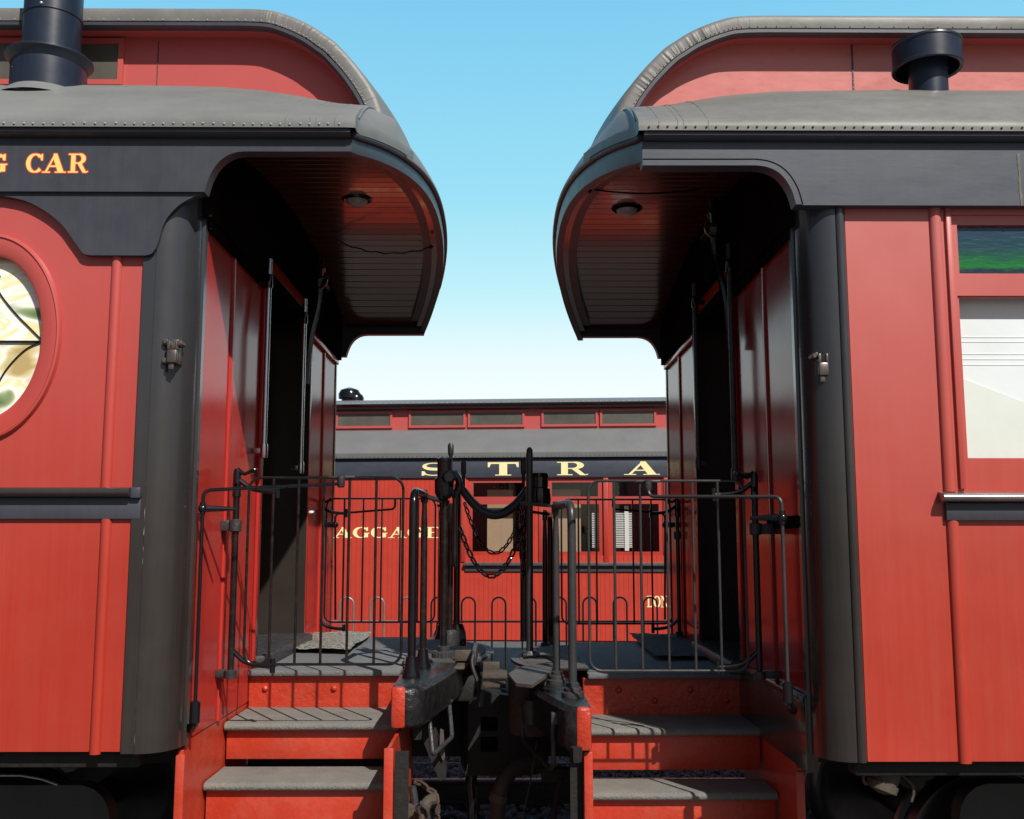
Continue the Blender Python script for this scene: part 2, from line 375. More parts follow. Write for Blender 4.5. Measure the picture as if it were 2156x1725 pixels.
def glyph(ch):
    if ch == 'T': return rc(0, .87, 1, 1) + rc(.37, .07, .63, .87) + rc(.24, 0, .76, .07) + [[(0, .62), (.05, .62), (.1, .87), (0, .87)], [(.95, .62), (1, .62), (1, .87), (.9, .87)]]
    if ch == 'R': return rc(.13, .07, .35, .93) + rc(0, .93, .35, 1) + rc(0, 0, .5, .07) + rc(.35, .93, .52, 1) + rc(.35, .47, .52, .54) + stroke(arc(.52, .735, .24, .23, 90, -90, .22, .07)) + [[(.45, .5), (.66, .5), (.9, .06), (1.0, .1), (1.0, .03), (.9, -.01), (.74, .0)]]
    if ch == 'A': return [[(.12, .05), (.21, .05), (.52, .86), (.5, 1)], [(.46, 1), (.6, 1), (.9, .05), (.66, .05), (.44, .8)]] + rc(.27, .3, .72, .38) + rc(0, 0, .34, .06) + rc(.54, 0, 1, .06)
    if ch == 'B': return rc(.13, .07, .35, .93) + rc(0, .93, .5, 1) + rc(0, 0, .52, .07) + rc(.35, .48, .5, .55) + stroke(arc(.5, .755, .25, .21, 90, -90, .22, .07)) + stroke(arc(.52, .275, .31, .24, 90, -90, .24, .07))
    if ch == 'E': return rc(.13, .07, .36, .93) + rc(0, .93, .94, 1) + rc(0, 0, 1, .07) + rc(.36, .47, .62, .54) + rc(.58, .34, .65, .68) + [[(.86, .68), (.94, .68), (.94, .93), (.76, .93)], [(.92, .33), (1, .33), (1, .07), (.78, .07)]]
    if ch == 'C': return stroke(arc(.52, .5, .4, .46, 48, 318, .25, .07)) + [[(.86, .64), (.95, .64), (.95, .98), (.88, .98), (.78, .84)]]
    if ch == 'G': return stroke(arc(.5, .5, .38, .46, 48, 312, .25, .07)) + [[(.82, .64), (.91, .64), (.91, .98), (.84, .98), (.74, .84)]] + rc(.7, .06, .92, .42) + rc(.58, .4, 1, .47)
    if ch == 'O': return stroke(arc(.5, .5, .38, .46, 0, 360, .24, .07, 30))
    if ch == 'D': return rc(.12, .07, .33, .93) + rc(0, .93, .5, 1) + rc(0, 0, .5, .07) + stroke(arc(.5, .5, .38, .465, 90, -90, .24, .07, 22))
    if ch == 'N': return rc(.12, .06, .2, .94) + rc(.78, 0, .86, .94) + rc(0, 0, .32, .06) + rc(.66, .94, 1, 1) + rc(0, .94, .3, 1) + [[(.1, .96), (.32, .96), (.86, .1), (.86, 0), (.74, 0)]]
    if ch == 'S':
        p = []
        for k in range(15):
            a = R(32 + (270 - 32) * k / 14); p.append((.5 + .33 * math.cos(a), .745 + .215 * math.sin(a) * (1 if a < math.pi else 1.1), .07 + .14 * max(0, min(1, (k - 5) / 7))))
        for k in range(1, 15):
            a = R(90 - (90 + 148) * k / 14); p.append((.5 + .36 * math.cos(a), .265 + .225 * math.sin(a) * (1 if a < 0 else 1.1), .21 - .14 * max(0, min(1, (k - 3) / 7))))
        return stroke(p) + [[(.78, .66), (.87, .66), (.87, .98), (.8, .98), (.72, .86)], [(.08, .02), (.15, .02), (.24, .14), (.17, .35), (.08, .35)]]
    return []
def letter_bm(ch, x0, x1, z0, z1, y, grow=0.0, dy=-1):
    bm = nbm(); k = 0
    shifts = [(0, 0)] if grow == 0 else [(grow * math.cos(a), grow * math.sin(a)) for a in [R(45 * i) for i in range(8)]]
    for q in glyph(ch):
        for sx, sz in shifts:
            k += 1
            vs = [bm.verts.new((x0 + (x1 - x0) * a + sx, y + dy * .00002 * k, z0 + (z1 - z0) * b + sz)) for a, b in q]
            try: bm.faces.new(vs)
            except ValueError: pass
    return bm

# ------------------------------------------------------------------ chain
def chain_bm(path, link_l, link_w, wire):
    bm = nbm()
    pts = [Vector(p) for p in path]; seg = [(b - a).length for a, b in zip(pts[:-1], pts[1:])]; tot = sum(seg)
    step = link_l - 2.1 * wire; n = max(2, int(tot / step))
    def at(d):
        for i, s in enumerate(seg):
            if d <= s or i == len(seg) - 1: return pts[i].lerp(pts[i + 1], min(1, d / s)), (pts[i + 1] - pts[i]).normalized()
            d -= s
    for i in range(n):
        c, t = at((i + .5) * tot / n)
        ref = Vector((0, 1, 0)) if abs(t.y) < .9 else Vector((1, 0, 0))
        n1 = (ref - t * ref.dot(t)).normalized(); n2 = t.cross(n1)
        a = R(35 + 90 * (i % 2)); w = n1 * math.cos(a) + n2 * math.sin(a)
        ring = []
        h = link_l / 2 - link_w / 2
        for k in range(12):
            th = 2 * math.pi * k / 12
            ring.append(c + t * ((h if math.cos(th) >= 0 else -h) + math.cos(th) * (link_w / 2 - wire)) + w * math.sin(th) * (link_w / 2 - wire))
        tube(bm, ring, wire, 6, closed=True)
    return bm
def sag(a, b, drop, n=24):
    a, b = Vector(a), Vector(b)
    return [a.lerp(b, k / n) - Vector((0, 0, drop * 4 * (k / n) * (1 - k / n))) for k in range(n + 1)]

# ================================================================== THE COACHES
YC = 5.035
YS, YF = 3.46, 6.61       # near and far side of both coaches
def far(y): return 2 * YC - y

def build_coach(P):
    s = P['s']; dz = P['dz']; root = P['root']; red = P['red']; blk = P['blk']; roof = P['roof']
    X = lambda u: s * u
    xe = P['xe']; ue = P['ue']; up = P['up']; FAR_U = 5.2
    Xe = X(xe)
    def rim(Y): return up + (ue - up) * min(1.0, abs(Y - YC) / 1.60) ** 2.2
    def crown(Y): return .23 * (1 - min(1.0, abs(Y - YC) / 1.60) ** 2)
    ZB = 3.06 + dz
    def ph(px): return px
    # ---- letterboard (near) with the arched end, and its twin on the far side
    if s < 0:
        arch = [(430, 404), (436, 385), (443, 368), (452, 352), (464, 338), (480, 327), (497, 321), (515, 319), (620, 319), (740, 319)]
        topx, topy = (740, 290), (0, 290)
    else:
        arch = [(1675, 432), (1668, 408), (1660, 391), (1648, 374), (1632, 361), (1612, 353), (1590, 350), (1480, 350), (1353, 350)]
    yl = 3.42
    arch = (spline(arch[:8], 4) + arch[8:]) if s < 0 else (spline(arch[:7], 4) + arch[7:])
    av = [UY(px, py, yl) for px, py in arch]
    zlb = av[0].z; ztop = ZB + .045
    if s > 0: ztop = ZB + .068
    A2 = [(v.x, v.z) for v in av]
    outer = [(X(FAR_U), zlb)] + A2 + [(A2[-1][0], ztop), (X(FAR_U), ztop)]
    for nm, y0, y1 in (('letterboard', yl, yl + .055), ('letterboard', far(yl), far(yl) - .055)):
        bm = nbm(); up_z = .036 if (s > 0 and y0 > YC) else 0
        plate(bm, [(a, b + (up_z if b < ztop - .001 else 0)) for a, b in outer], [], y0, y1)
        lb = obj(nm, bm, blk, root, label='black board above the side windows on the %s side' % ('near' if y0 < YC else 'far'))
        if y0 < YC: LB = lb
    if s > 0:   # raised trim along the arch of the right coach
        bm = nbm()
        inn = [UY(px, py, yl) for px, py in [(1675, 432), (1664, 432)]]
        offs = []
        for i, (a, b) in enumerate(A2):
            p0 = A2[max(i - 1, 0)]; p1 = A2[min(i + 1, len(A2) - 1)]
            tx, tz = p1[0] - p0[0], p1[1] - p0[1]; l = math.hypot(tx, tz); offs.append((a + tz / l * .0 , b))
        o2 = []
        for i, (a, b) in enumerate(A2):
            p0 = A2[max(i - 1, 0)]; p1 = A2[min(i + 1, len(A2) - 1)]
            tx, tz = p1[0] - p0[0], p1[1] - p0[1]; l = math.hypot(tx, tz); nx, nz = -tz / l, tx / l
            if nz < 0 and abs(nz) > abs(nx): nx, nz = -nx, -nz
            if abs(nz) <= abs(nx) and nx < 0: nx, nz = -nx, -nz
            o2.append((a + nx * .022, max(b + nz * .022, zlb)))
        o2[0] = (A2[0][0] + .022, zlb)
        plate(bm, A2 + o2[::-1], [], yl - .008, yl)
        obj('arch_trim', bm, blk, root)
        bm = nbm(); tube(bm, [(a, yl - .007, b) for a, b in o2], .0028, 6); obj('trim_groove', bm, 'header', root)
    # ---- cornice and eave mouldings
    for fy in (lambda y: y, far):
        bm = nbm()
        extrude_x(bm, [(fy(3.43), ztop + .001), (fy(3.395), ztop + .004), (fy(3.385), ztop + .012), (fy(3.385), ztop + .026), (fy(3.43), ztop + .03)], X(FAR_U), X(ue))
        obj('cornice', bm, blk, root)
    # ---- hood fascia: bowed in plan, crowned in elevation
    NY = 56
    ys = [3.422 + (far(3.422) - 3.422) * k / NY for k in range(NY + 1)]
    FH = ztop - ZB + .023
    bm = nbm(); rows = []
    for y in ys:
        u = rim(y); z = ZB + crown(y)
        rows.append([(X(u), y, z), (X(u - .004), y, z + FH * .5), (X(u), y, z + FH), (X(u + .035), y, z + FH), (X(u + .035), y, z), (X(u), y, z)])
    grid(bm, rows)
    fas = obj('hood_fascia', bm, 'black' if s < 0 else blk, root)
    bm = nbm()
    tube(bm, [(X(rim(y) - .008), y, ZB + crown(y) + FH - .006) for y in ys], .011, 8)
    obj('hood_moulding', bm, 'black', fas)
    bm = nbm(); rows = []
    for y in ys[2:-2]:
        u = rim(y) + .036; z = ZB + crown(y)
        rows.append([(X(u), y, z + .012), (X(u + .03), y, z + .014), (X(u + .03), y, z + .07), (X(u), y, z + .07)])
    grid(bm, rows)
    obj('hood_lining', bm, P['ceil'], fas)
    bm = nbm(); rows = []
    for y in ys[3:-3]:
        u = rim(y) + .066; z = ZB + crown(y)
        rows.append([(X(u), y, z + .02), (X(u + .045), y, z + .022), (X(u + .045), y, z + .05)])
    grid(bm, rows)
    obj('hood_inner_band', bm, 'black', fas)
    # ---- ceiling of varnished boards running along the car
    bm = nbm(); rows = []
    nb = 36; prevy = None
    pitch = (far(3.46) - 3.46) / nb
    for k in range(nb + 1):
        y = 3.46 + pitch * k
        for dy, d in ((-.005, 0), (0, .012), (.005, 0)):
            yy = min(max(y + dy, 3.46), far(3.46)); z = ZB + crown(yy) + .052 + d
            rows.append([(Xe, yy, z), (X(rim(yy) + .08), yy, z)])
    grid(bm, rows)
    ce = obj('ceiling', bm, P['ceil'], root, smooth=20)
    # lamp on the ceiling
    lp = P['lamp']; lz = ZB + .27
    c = UZ(lp[0], lp[1], lz)
    bm = nbm(); lathe(bm, (c.x, c.y, lz), [(.070, .03), (.074, 0), (.062, -.009), (.052, -.006)], 28, cap=False)
    lo = obj('ceiling_lamp', bm, 'gloss_black' if s < 0 else 'header', ce)
    bm = nbm(); lathe(bm, (c.x, c.y, lz - .008), [(.052, 0), (.047, -.011), (.032, -.02), (.014, -.024), (.002, -.025)], 24)
    obj('lamp_glass', bm, 'lens', ce)
    if s < 0:   # cable slung under the hood
        a = UZ(712, 508, ZB + .245); b = UZ(908, 520, ZB + .2)
        bm = nbm(); tube(bm, [p + Vector((0, 0, .004 * math.sin(i * 1.7))) for i, p in enumerate(sag(a, b, .05, 20))], .0035, 6)
        ball(bm, a, .01); ball(bm, b, .012)
        obj('slack_cable', bm, 'gloss_black', root)
    else:
        a = UZ(1240, 398, ZB + .2); b = UZ(1475, 398, ZB + .22)
        bm = nbm(); tube(bm, sag(a, b, .02, 14), .004, 6); ball(bm, a, .02)
        obj('slack_cable', bm, 'gloss_black', root)
    # ---- upper deck (clerestory roof) sweeping down to the hood
    prof = [(0, -.03), (.0, .0), (.06, .12), (.143, .239), (.214, .416), (.329, .593), (.47, .754), (.56, .824), (.639, .879), (.73, .926), (.807, .958), (.9, .988), (1.0, 1.0), (1.15, 1.004)]
    UE = 1.0 if s < 0 else .98
    ztp = 3.86 + P['dz'] * .7
    def deck(Y, k):
        a, b = prof[k]; r_ = rim(Y) - .018; zr = ZB + crown(Y) + FH + .004
        return Vector((X(r_ + (UE - r_) * a), Y, zr + (ztp + .09 * (1 - ((Y - YC) / 1.15) ** 2) - zr) * b))
    import bisect
    yd = [3.95 + (far(3.95) - 3.95) * k / 28 for k in range(29)]
    def dense(Y, m=5):
        pts = [deck(Y, k) for k in range(len(prof))]; out = []
        for i in range(len(pts) - 1):
            p0 = pts[max(i - 1, 0)]; p1 = pts[i]; p2 = pts[i + 1]; p3 = pts[min(i + 2, len(pts) - 1)]
            for j in range(m):
                t = j / m
                out.append(.5 * ((2 * p1) + (p2 - p0) * t + (2 * p0 - 5 * p1 + 4 * p2 - p3) * t * t + (3 * p1 - p0 - 3 * p2 + p3) * t ** 3))
        out.append(pts[-1]); out.append(Vector((X(FAR_U), Y, pts[-1].z)))
        return out
    bm = nbm(); grid(bm, [dense(y) for y in yd])
    up_o = obj('upper_roof', bm, roof, root)
    edge = dense(3.95, 10)
    START = 18            # lip starts above the rim
    lip, lip_in, mold, mold2, lens = [], [], [], [], []
    acc = 0
    fine = []
    for a, b in zip(edge[START:-2], edge[START + 1:-1]):
        for j in range(8): fine.append(a.lerp(b, j / 8))
    fine.append(edge[-2])
    xx = edge[-2].x
    while abs(xx) < FAR_U: 
        xx += s * .03; fine.append(Vector((xx, 3.95, edge[-1].z)))
    for fy, nm in ((lambda y: y, 'roof_lip'), (far, 'roof_lip')):
        rowsl = []; rowsm = []; rowso = []; acc = 0; prev = None; nails = nbm()
        lastn = 0
        for i, p in enumerate(fine):
            q0 = fine[max(i - 6, 0)]; q1 = fine[min(i + 6, len(fine) - 1)]
            t = (q1 - q0).normalized(); n = Vector((-t.z, 0, t.x)); 
            if n.z > 0: n = -n
            if abs(n.z) < .3 and n.x * s < 0: n = -n
            if prev is not None: acc += (p - prev).length
            prev = p
            bendy = max(0, min(1, (1.02 - abs(p.x)) / .12)) 
            na = max(0, mnoise.noise(Vector((acc * 7, 3.1 * s, 0))) + .35); nb_ = mnoise.noise(Vector((acc * 52, 9.7, s))) + .6 * mnoise.noise(Vector((acc * 110, 1.7, s)))
            w = nb_ * na * .0065 * bendy
            y = 3.95
            rowsl.append([Vector((p.x, fy(y), p.z)), Vector((p.x, fy(y - .008), p.z)) + n * .006, Vector((p.x, fy(y - .011 - w * .8), p.z)) + n * .02, Vector((p.x, fy(y - .010 - w * 1.3), p.z)) + n * .042, Vector((p.x, fy(y - .008 - w * .6), p.z)) + n * .057, Vector((p.x, fy(y + .02), p.z)) + n * .058])
            rowsm.append([Vector((p.x, fy(y + .01), p.z)) + n * .055, Vector((p.x, fy(y - .005), p.z)) + n * .060, Vector((p.x, fy(y - .005), p.z)) + n * .074, Vector((p.x, fy(y + .012), p.z)) + n * .080, Vector((p.x, fy(y + .03), p.z)) + n * .080])
            rowso.append([Vector((p.x, fy(y + .03), p.z)) + n * .077, Vector((p.x, fy(y + .11), p.z)) + n * .074])
            if acc - lastn > (.021 if bendy > .5 else .034):
                lastn = acc
                ball(nails, Vector((p.x, fy(y - .0085 - w), p.z)) + n * .052, .0032)
        bm = nbm(); grid(bm, rowsl); lp_ = obj(nm, bm, 'roof_edge' if s < 0 else 'roof_edge', up_o, smooth=60)
        bm = nbm(); grid(bm, rowsm); obj('drip_moulding', bm, 'black', up_o, smooth=30)
        bm = nbm(); grid(bm, rowso); obj('soffit', bm, 'red', up_o, smooth=30)
        nn = obj('nail_row', nails, 'nail' if s < 0 else 'nail_dark', up_o, kind='stuff') if nm else None
    # ---- clerestory wall
    base_px = [(330, 183), (500, 187), (580, 195), (650, 207), (720, 224), (790, 243), (835, 256)] if s < 0 else None
    if s < 0: tab = [(abs(UY(px, py, 4.05).x), UY(px, py, 4.05).z) for px, py in base_px]
    else:
        base_px = [(1800, 193), (1600, 196), (1500, 206), (1420, 222), (1340, 238), (1290, 252)]
        tab = [(abs(UY(px, py, 4.05).x), UY(px, py, 4.05).z) for px, py in base_px]
    tab = sorted(tab)
    tab = [(rim(4.05) - .01, ZB + crown(4.05) + FH + .006)] + [t for t in tab if t[0] > rim(4.05) + .05]
    def zbase(u): return interp(tab, u) - .042 * min(1, max(0, (u - rim(4.05)) / .25))
    for fy in (lambda y: y, far):
        bm = nbm()
        topc = [(p.x, p.z) for p in dense(3.97, 4) if abs(p.x) > .42]
        lowc = [(X(u), zbase(u) - .03) for u in [.44 + (1.6 - .44) * k / 24 for k in range(25)]] + [(X(FAR_U), zbase(1.6) - .03)]
        cw_holes = []
        plate(bm, lowc + [(a, b - .03) for a, b in topc[::-1]], cw_holes, fy(4.05), fy(4.10))
        CW = obj('clerestory_wall', bm, 'pink' if s > 0 else 'red', root)
    # clerestory windows
    if s < 0:
        x1, x0 = UY(262, 130, 4.05).x, UY(-130, 130, 4.05).x; zt = UY(200, 84, 4.05).z; zb_ = UY(200, 181, 4.05).z
        spans = [(x0, x1)] + [(x0 - .75 - .72 * i, x1 - .78 - .72 * i) for i in range(4)]
        for (a, b) in spans:
            bm = nbm(); t_ = .022
            plate(bm, [(a, zb_), (b, zb_), (b, zt), (a, zt)], [[(a + t_, zb_ + t_), (b - t_, zb_ + t_), (b - t_, zt - t_), (a + t_, zt - t_)]], 4.035, 4.052)
            f = obj('clerestory_window', bm, 'red', root)
            bm = nbm(); box(bm, a + t_ - .003, b - t_ + .003, 4.043, 4.049, zb_ + t_ - .003, zt - t_ + .003); obj('pane', bm, 'grey_glass', f)
    for px in ((1795,) if s > 0 else (332,)):
        if True:
            v = UY(px, 140, 4.05); bm = nbm(); hw_ = .003 if s > 0 else .0014; box(bm, v.x - hw_, v.x + hw_, 4.0465, 4.052, zbase(1.5) - .02, v.z + .11); obj('panel_seam', bm, 'iron' if s > 0 else 'tan_iron', CW)
    # screw heads on the wall
    # ---- lower roof
    for fy, nm in ((lambda y: y, 'near'), (far, 'far')):
        st = []
        us = [FAR_U, 4.4, 3.6, 3.0, 2.5, 2.0, 1.8] + [1.7 - .05 * k for k in range(0, 200) if 1.7 - .05 * k > ue]
        for u in us: st.append((u, u, 3.375))
        NN = 12
        for k in range(NN + 1):
            yy = 3.39 + (4.05 - 3.39) * (k / NN) ** 1.3
            yq = max(yy, 3.422)
            ur = rim(yq) - .02
            ui = ue + (rim(4.05) - .015 - ue) * (k / NN)
            st.append((ur, ui, yy if k else 3.378))
        rows = []
        ey = [0, .06, .13, .22, .34, .47, .62, .78, .9, 1.0]
        ze0 = ztop + .024
        nail = nbm(); cnt = 0
        for idx, (ur, ui, yy) in enumerate(st):
            end = idx >= len(us)
            ez = ze0 if not end else max(ze0, ZB + crown(max(yy, 3.422)) + FH + .001)
            E = Vector((X(ur), fy(yy), ez)); B = Vector((X(ui), fy(4.05), max(zbase(ui), ez + .0)))
            wob = .003 * math.sin(idx * 1.9)
            row = [E, E + Vector((0, 0, .012)), E + Vector((0, 0, .034 + wob * .5))]
            l2 = E + Vector((0, 0, .034))
            for t in ey[1:]:
                p = l2.lerp(B, t); p.z = l2.z + (B.z - l2.z) * (1 - (1 - t) ** 1.75); row.append(p)
            rows.append(row)
            # a row of nails
        bm = nbm(); grid(bm, rows); lr = obj('lower_roof', bm, roof, root, smooth=60)
        u = 3.0
        nail = nbm()
        while u > ue + .015:
            ball(nail, (X(u), fy(3.373), ze0 + .012 + random.uniform(-.0015, .0015)), .0042); u -= .034 + random.uniform(-.004, .004)
        obj('nail_row', nail, 'nail' if s < 0 else 'nail_dark', lr, kind='stuff')
        for ux in (ue + .05, ue + .115, ue + .135, ue + .22):
            E = Vector((X(ux), fy(3.375), ze0 + .034)); B = Vector((X(ux), fy(4.05), zbase(ux)))
            sp_ = [E + Vector((0, 0, -.03))]
            for t in [k / 12 for k in range(13)]:
                p = E.lerp(B, t); p.z = E.z + (B.z - E.z) * (1 - (1 - t) ** 1.75) - .0004; sp_.append(p)
            bm = nbm(); tube(bm, sp_, .0016, 6); obj('roof_seam', bm, roof, lr)
        bm = nbm()  # seam flap at the corner where the two roofs meet
        pts = [Vector(rows[len(us) + 1][i]) + Vector((0, -.002 if nm == 'near' else .002, .003)) for i in range(3, len(rows[0]))]
        tube(bm, pts, .004, 6); obj('roof_seam', bm, roof, lr)
    # ---- body shell: floor, far wall, inner end
    bm = nbm(); box(bm, X(FAR_U), X(xe + .05), YS + .05, YF - .05, 1.03 + dz, 1.06 + dz); obj('body_floor', bm, 'dark_under', root)
    bm = nbm(); box(bm, X(FAR_U), X(xe + .03), YF - .03, YF, 1.04 + dz, 3.08 + dz); obj('side_wall', bm, red, root, label='red side wall facing away')
    bm = nbm(); box(bm, X(FAR_U), X(FAR_U - .04), YS + .01, YF - .04, 1.05 + dz, 3.1 + dz); obj('inner_bulkhead', bm, 'inside', root)
    # ---- end wall beside the door, both sides
    yd0, yd1 = P['door']
    zw0, zw1 = 1.05 + dz, 2.87 + dz
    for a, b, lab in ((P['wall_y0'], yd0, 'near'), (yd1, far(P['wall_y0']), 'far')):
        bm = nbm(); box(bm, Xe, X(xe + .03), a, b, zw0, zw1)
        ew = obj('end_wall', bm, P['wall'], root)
        mid = a + (b - a) * (.43 if lab == 'near' else .52)
        bm = nbm()
        prof2 = [(Xe - s * .0, mid - .02), (Xe - s * .008, mid - .016), (Xe - s * .011, mid), (Xe - s * .008, mid + .016), (Xe - s * .0, mid + .02)]
        extrude_z(bm, prof2, zw0, zw1 - .01); obj('batten', bm, P['wall'], ew)
        for yy in ((b - .02) if lab == 'near' else (a + .02),):
            bm = nbm(); box(bm, Xe - s * .001, Xe - s * .014, yy - .02, yy + .02, zw0 + .16, zw1, .003); obj('batten', bm, P['wall'], ew)
        bm = nbm(); box(bm, Xe - s * .001, Xe - s * .02, a, b, zw1 - .035, zw1 + .001, .004); obj('top_moulding', bm, P['wall'] if lab == 'far' else 'header', ew)
    if s > 0:
        bm = nbm(); box(bm, Xe - .012, X(xe + .03), 3.59, P['yp0'] + .04, .94, 1.19, .006); box(bm, Xe - .03, Xe - .012, 3.59, P['yp0'] + .02, 1.17, 1.195, .004); obj('side_sill', bm, 'column', root)
        bm = nbm(); box(bm, Xe - .015, X(xe + .02), 3.60, 4.02, 1.765, 1.81, .008); obj('clamp_board', bm, 'header', root)
    # header over the wall up to the ceiling
    bm = nbm(); pts = [(yy, ZB + crown(yy) + .06) for yy in [3.56 + (far(3.56) - 3.56) * k / 20 for k in range(21)]]
    plate(bm, [(far(3.56), zw1 + .001), (3.56, zw1 + .001)] + pts, [[(yd0 + .02, zw1 + .05), (yd1 - .02, zw1 + .05), (yd1 - .02, zw1 + .16), (yd0 + .02, zw1 + .16)]], X(xe - .03), X(xe + .02), 'yz')
    obj('end_header', bm, 'header', root)
    bm = nbm(); box(bm, X(xe + .012), X(xe + .018), yd0 + .02, yd1 - .02, zw1 + .05, zw1 + .16); obj('transom_pane', bm, 'red_gloss', root)
    # corner columns
    for fy in (lambda y: y, far):
        bm = nbm()
        if s < 0:
            xs, xc = UY(302, 545, 3.447).x, UY(330, 545, 3.447).x
        else:
            xs, xc = UY(1778, 445, 3.447).x, UY(1757, 445, 3.447).x
        yd_ = P['coldepth']; pr = [(xs, YS + .01), (xs, YS - .012)]
        if s > 0:
            r_ = abs(xs - xc) / 2; cx_ = (xs + xc) / 2
            pr = [(xs, YS + .01)] + [(cx_ + r_ * math.cos(a), YS - .004 - .018 * math.sin(a)) for a in [R(0 + 18 * k) for k in range(11)]] + [(xc - .002, YS + .002)]
        pr += [(xc, YS - .012)] if s < 0 else []
        n_ = 16
        for k in range(n_ + 1):
            th = R(90 * k / n_)
            pr.append((xc + (X(xe + .004) - xc) * math.sin(th), YS - .016 + yd_ * (1 - math.cos(th))))
        yend = YS - .016 + yd_
        pr += [(X(xe - .006), yend + .001), (X(xe - .006), yend + .03), (X(xe + .04), yend + .03), (X(xe + .04), YS + .03)]
        extrude_z(bm, [(a, fy(b)) for a, b in pr], 1.035 + dz, 3.09 + dz)
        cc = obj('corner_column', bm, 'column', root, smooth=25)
        if fy(1) == 1 and s < 0:
            bm = nbm()
            pp = [Vector((xc + .001 + random.uniform(-.0015, .0015), YS - .0135, 1.05 + .024 * k)) for k in range(68)]
            tube(bm, pp, [random.choice((.0006, .0010, .0015, .0020)) * (1.2 if k < 40 else .5) for k in range(68)], 6)
            obj('caulk_line', bm, 'caulk', cc)
        if fy(1) == 1:
            # cast door catch on the column
            cp = UY(P['catch'][0], P['catch'][1], YS + (.01 if s < 0 else .05)); y = cp.y - .03 if s < 0 else cp.y - .035
            bm = nbm()
            box(bm, cp.x - .018, cp.x + .018, y, y + .05, cp.z - .04, cp.z + .045, .004)
            box(bm, cp.x - .014, cp.x + .02, y - .024, y + .002, cp.z - .04, cp.z + .005, .005)
            box(bm, cp.x - .014, cp.x - .004, y - .022, y, cp.z + .005, cp.z + .035, .002); box(bm, cp.x + .012, cp.x + .02, y - .022, y, cp.z + .005, cp.z + .035, .002)
            for dx, dz_ in ((-.026 * -s, .035), (-.026 * -s, -.03), (.022 * -s, .03)):
                lathe(bm, (cp.x + dx, y, cp.z + dz_), [(.011, .03), (.011, -.004), (.006, -.009)], 12, axis='y')
            box(bm, cp.x - .009, cp.x + .009, y - .016, y - .008, cp.z - .062, cp.z - .038, .003)
            obj('door_catch', bm, 'brass', cc)
    # ---- doorway: black rounded jamb, recessed door
    rec = .24; zp = P['zp']
    bm = nbm()
    pr = []
    for k in range(15):
        th = R(90 * k / 14); pr.append((X(xe + .005 + rec * (1 - math.cos(th)) * 1.0), yd1 - .11 * math.sin(th) * 1.2 + .0))
    pr = [(X(xe - .012), yd1 + .03), (X(xe - .012), yd1)] + [(X(xe - .012 + (rec + .012) * math.sin(R(90 * k / 14))), yd1 - .16 * (1 - math.cos(R(90 * k / 14))) * .9) for k in range(15)]
    pr += [(X(xe + rec), yd1 + .03)]
    extrude_z(bm, pr, 1.2 + dz, 2.9 + dz); obj('door_jamb', bm, 'jamb', root)
    bm = nbm(); box(bm, X(xe - .012), X(xe + rec), yd0 - .0, yd0 + .03, 1.2 + dz, 2.9 + dz, .004); obj('door_jamb', bm, 'gloss_black', root)
    bm = nbm(); plate(bm, [(yd0, 1.2 + dz), (yd1, 1.2 + dz), (yd1, 2.9 + dz), (yd0, 2.9 + dz)], [[(yd0 + .14, 1.95), (yd1 - .14, 1.95), (yd1 - .14, 2.7), (yd0 + .14, 2.7)]], X(xe + rec), X(xe + rec + .03), 'yz')
    dr = obj('end_door', bm, 'red_gloss', root)
    bm = nbm(); box(bm, X(xe + rec + .012), X(xe + rec + .016), yd0 + .13, yd1 - .13, 1.94, 2.71); obj('pane', bm, 'dark_glass', dr)
    bm = nbm(); box(bm, X(xe + rec - .004), X(xe + rec), yd0 + .05, yd1 - .05, 1.3 + dz, 1.5 + dz); obj('kick_plate', bm, 'sill', dr)
    bm = nbm(); box(bm, X(xe - .06), X(xe + rec), yd0, yd1, zp + .001, zp + .05, .006); 
    for k in range(14):
        y_ = yd0 + .03 + (yd1 - yd0 - .06) * k / 13; box(bm, X(xe - .05), X(xe + rec - .01), y_ - .008, y_ + .008, zp + .05, zp + .055)
    obj('threshold', bm, 'iron', root)
    bm = nbm(); box(bm, X(xe + rec + .04), X(xe + rec + .06), 3.6, 6.6, 1.1 + dz, 3.2 + dz); obj('vestibule_back', bm, 'inside', root)
    bm = nbm(); box(bm, X(xe - .01), X(xe + rec), yd0 - .02, yd1 + .02, 2.9 + dz, 2.94 + dz); obj('door_head', bm, 'header', root)
    # ---- bright grab rods by the door
    for (p0, p1, lab, mm) in P['rods']:
        a = UX(p0[0], p0[1], X(xe - .05)); b = UX(p1[0], p1[1], X(xe - .05)); a.y = b.y = (a.y + b.y) / 2
        bm = nbm(); tube(bm, [a, b], .0125, 12)
        g = obj('grab_rod', bm, mm, root)
        for e, dd in ((a, -.10), (b, .06)):
            bm = nbm(); lathe(bm, (e.x, e.y, e.z + (dd if e is a else 0)), [(.016, -.03), (.018, -.02), (.018, .02), (.016, .03)], 12); box(bm, e.x, X(xe + .0), e.y - .012, e.y + .012, e.z + (dd if e is a else 0) - .012, e.z + (dd if e is a else 0) + .012, .003)
            obj('bracket', bm, 'gloss_black' if e is a else mm, g)
    # pipe elbow and hose of the train line above the door
    e = P['valve']; v = UX(e[0], e[1], X(xe - .10))
    bm = nbm(); ball(bm, v, .05, 2); tube(bm, [v + Vector((-s * .02, -.09, .05)), v, v + Vector((-s * .03, .09, -.03))], .022, 10)
    tube(bm, bend([v, v + Vector((0, .02, -.12)), v + Vector((s * .04, .0, -.3)), v + Vector((s * .06, .02, -.55))], .1), .018, 8)
    lathe(bm, v + Vector((0, 0, .04)), [(.03, 0), (.035, .02), (.02, .05), (.02, .09)], 12)
    obj('air_signal_valve', bm, 'gloss_black', root)
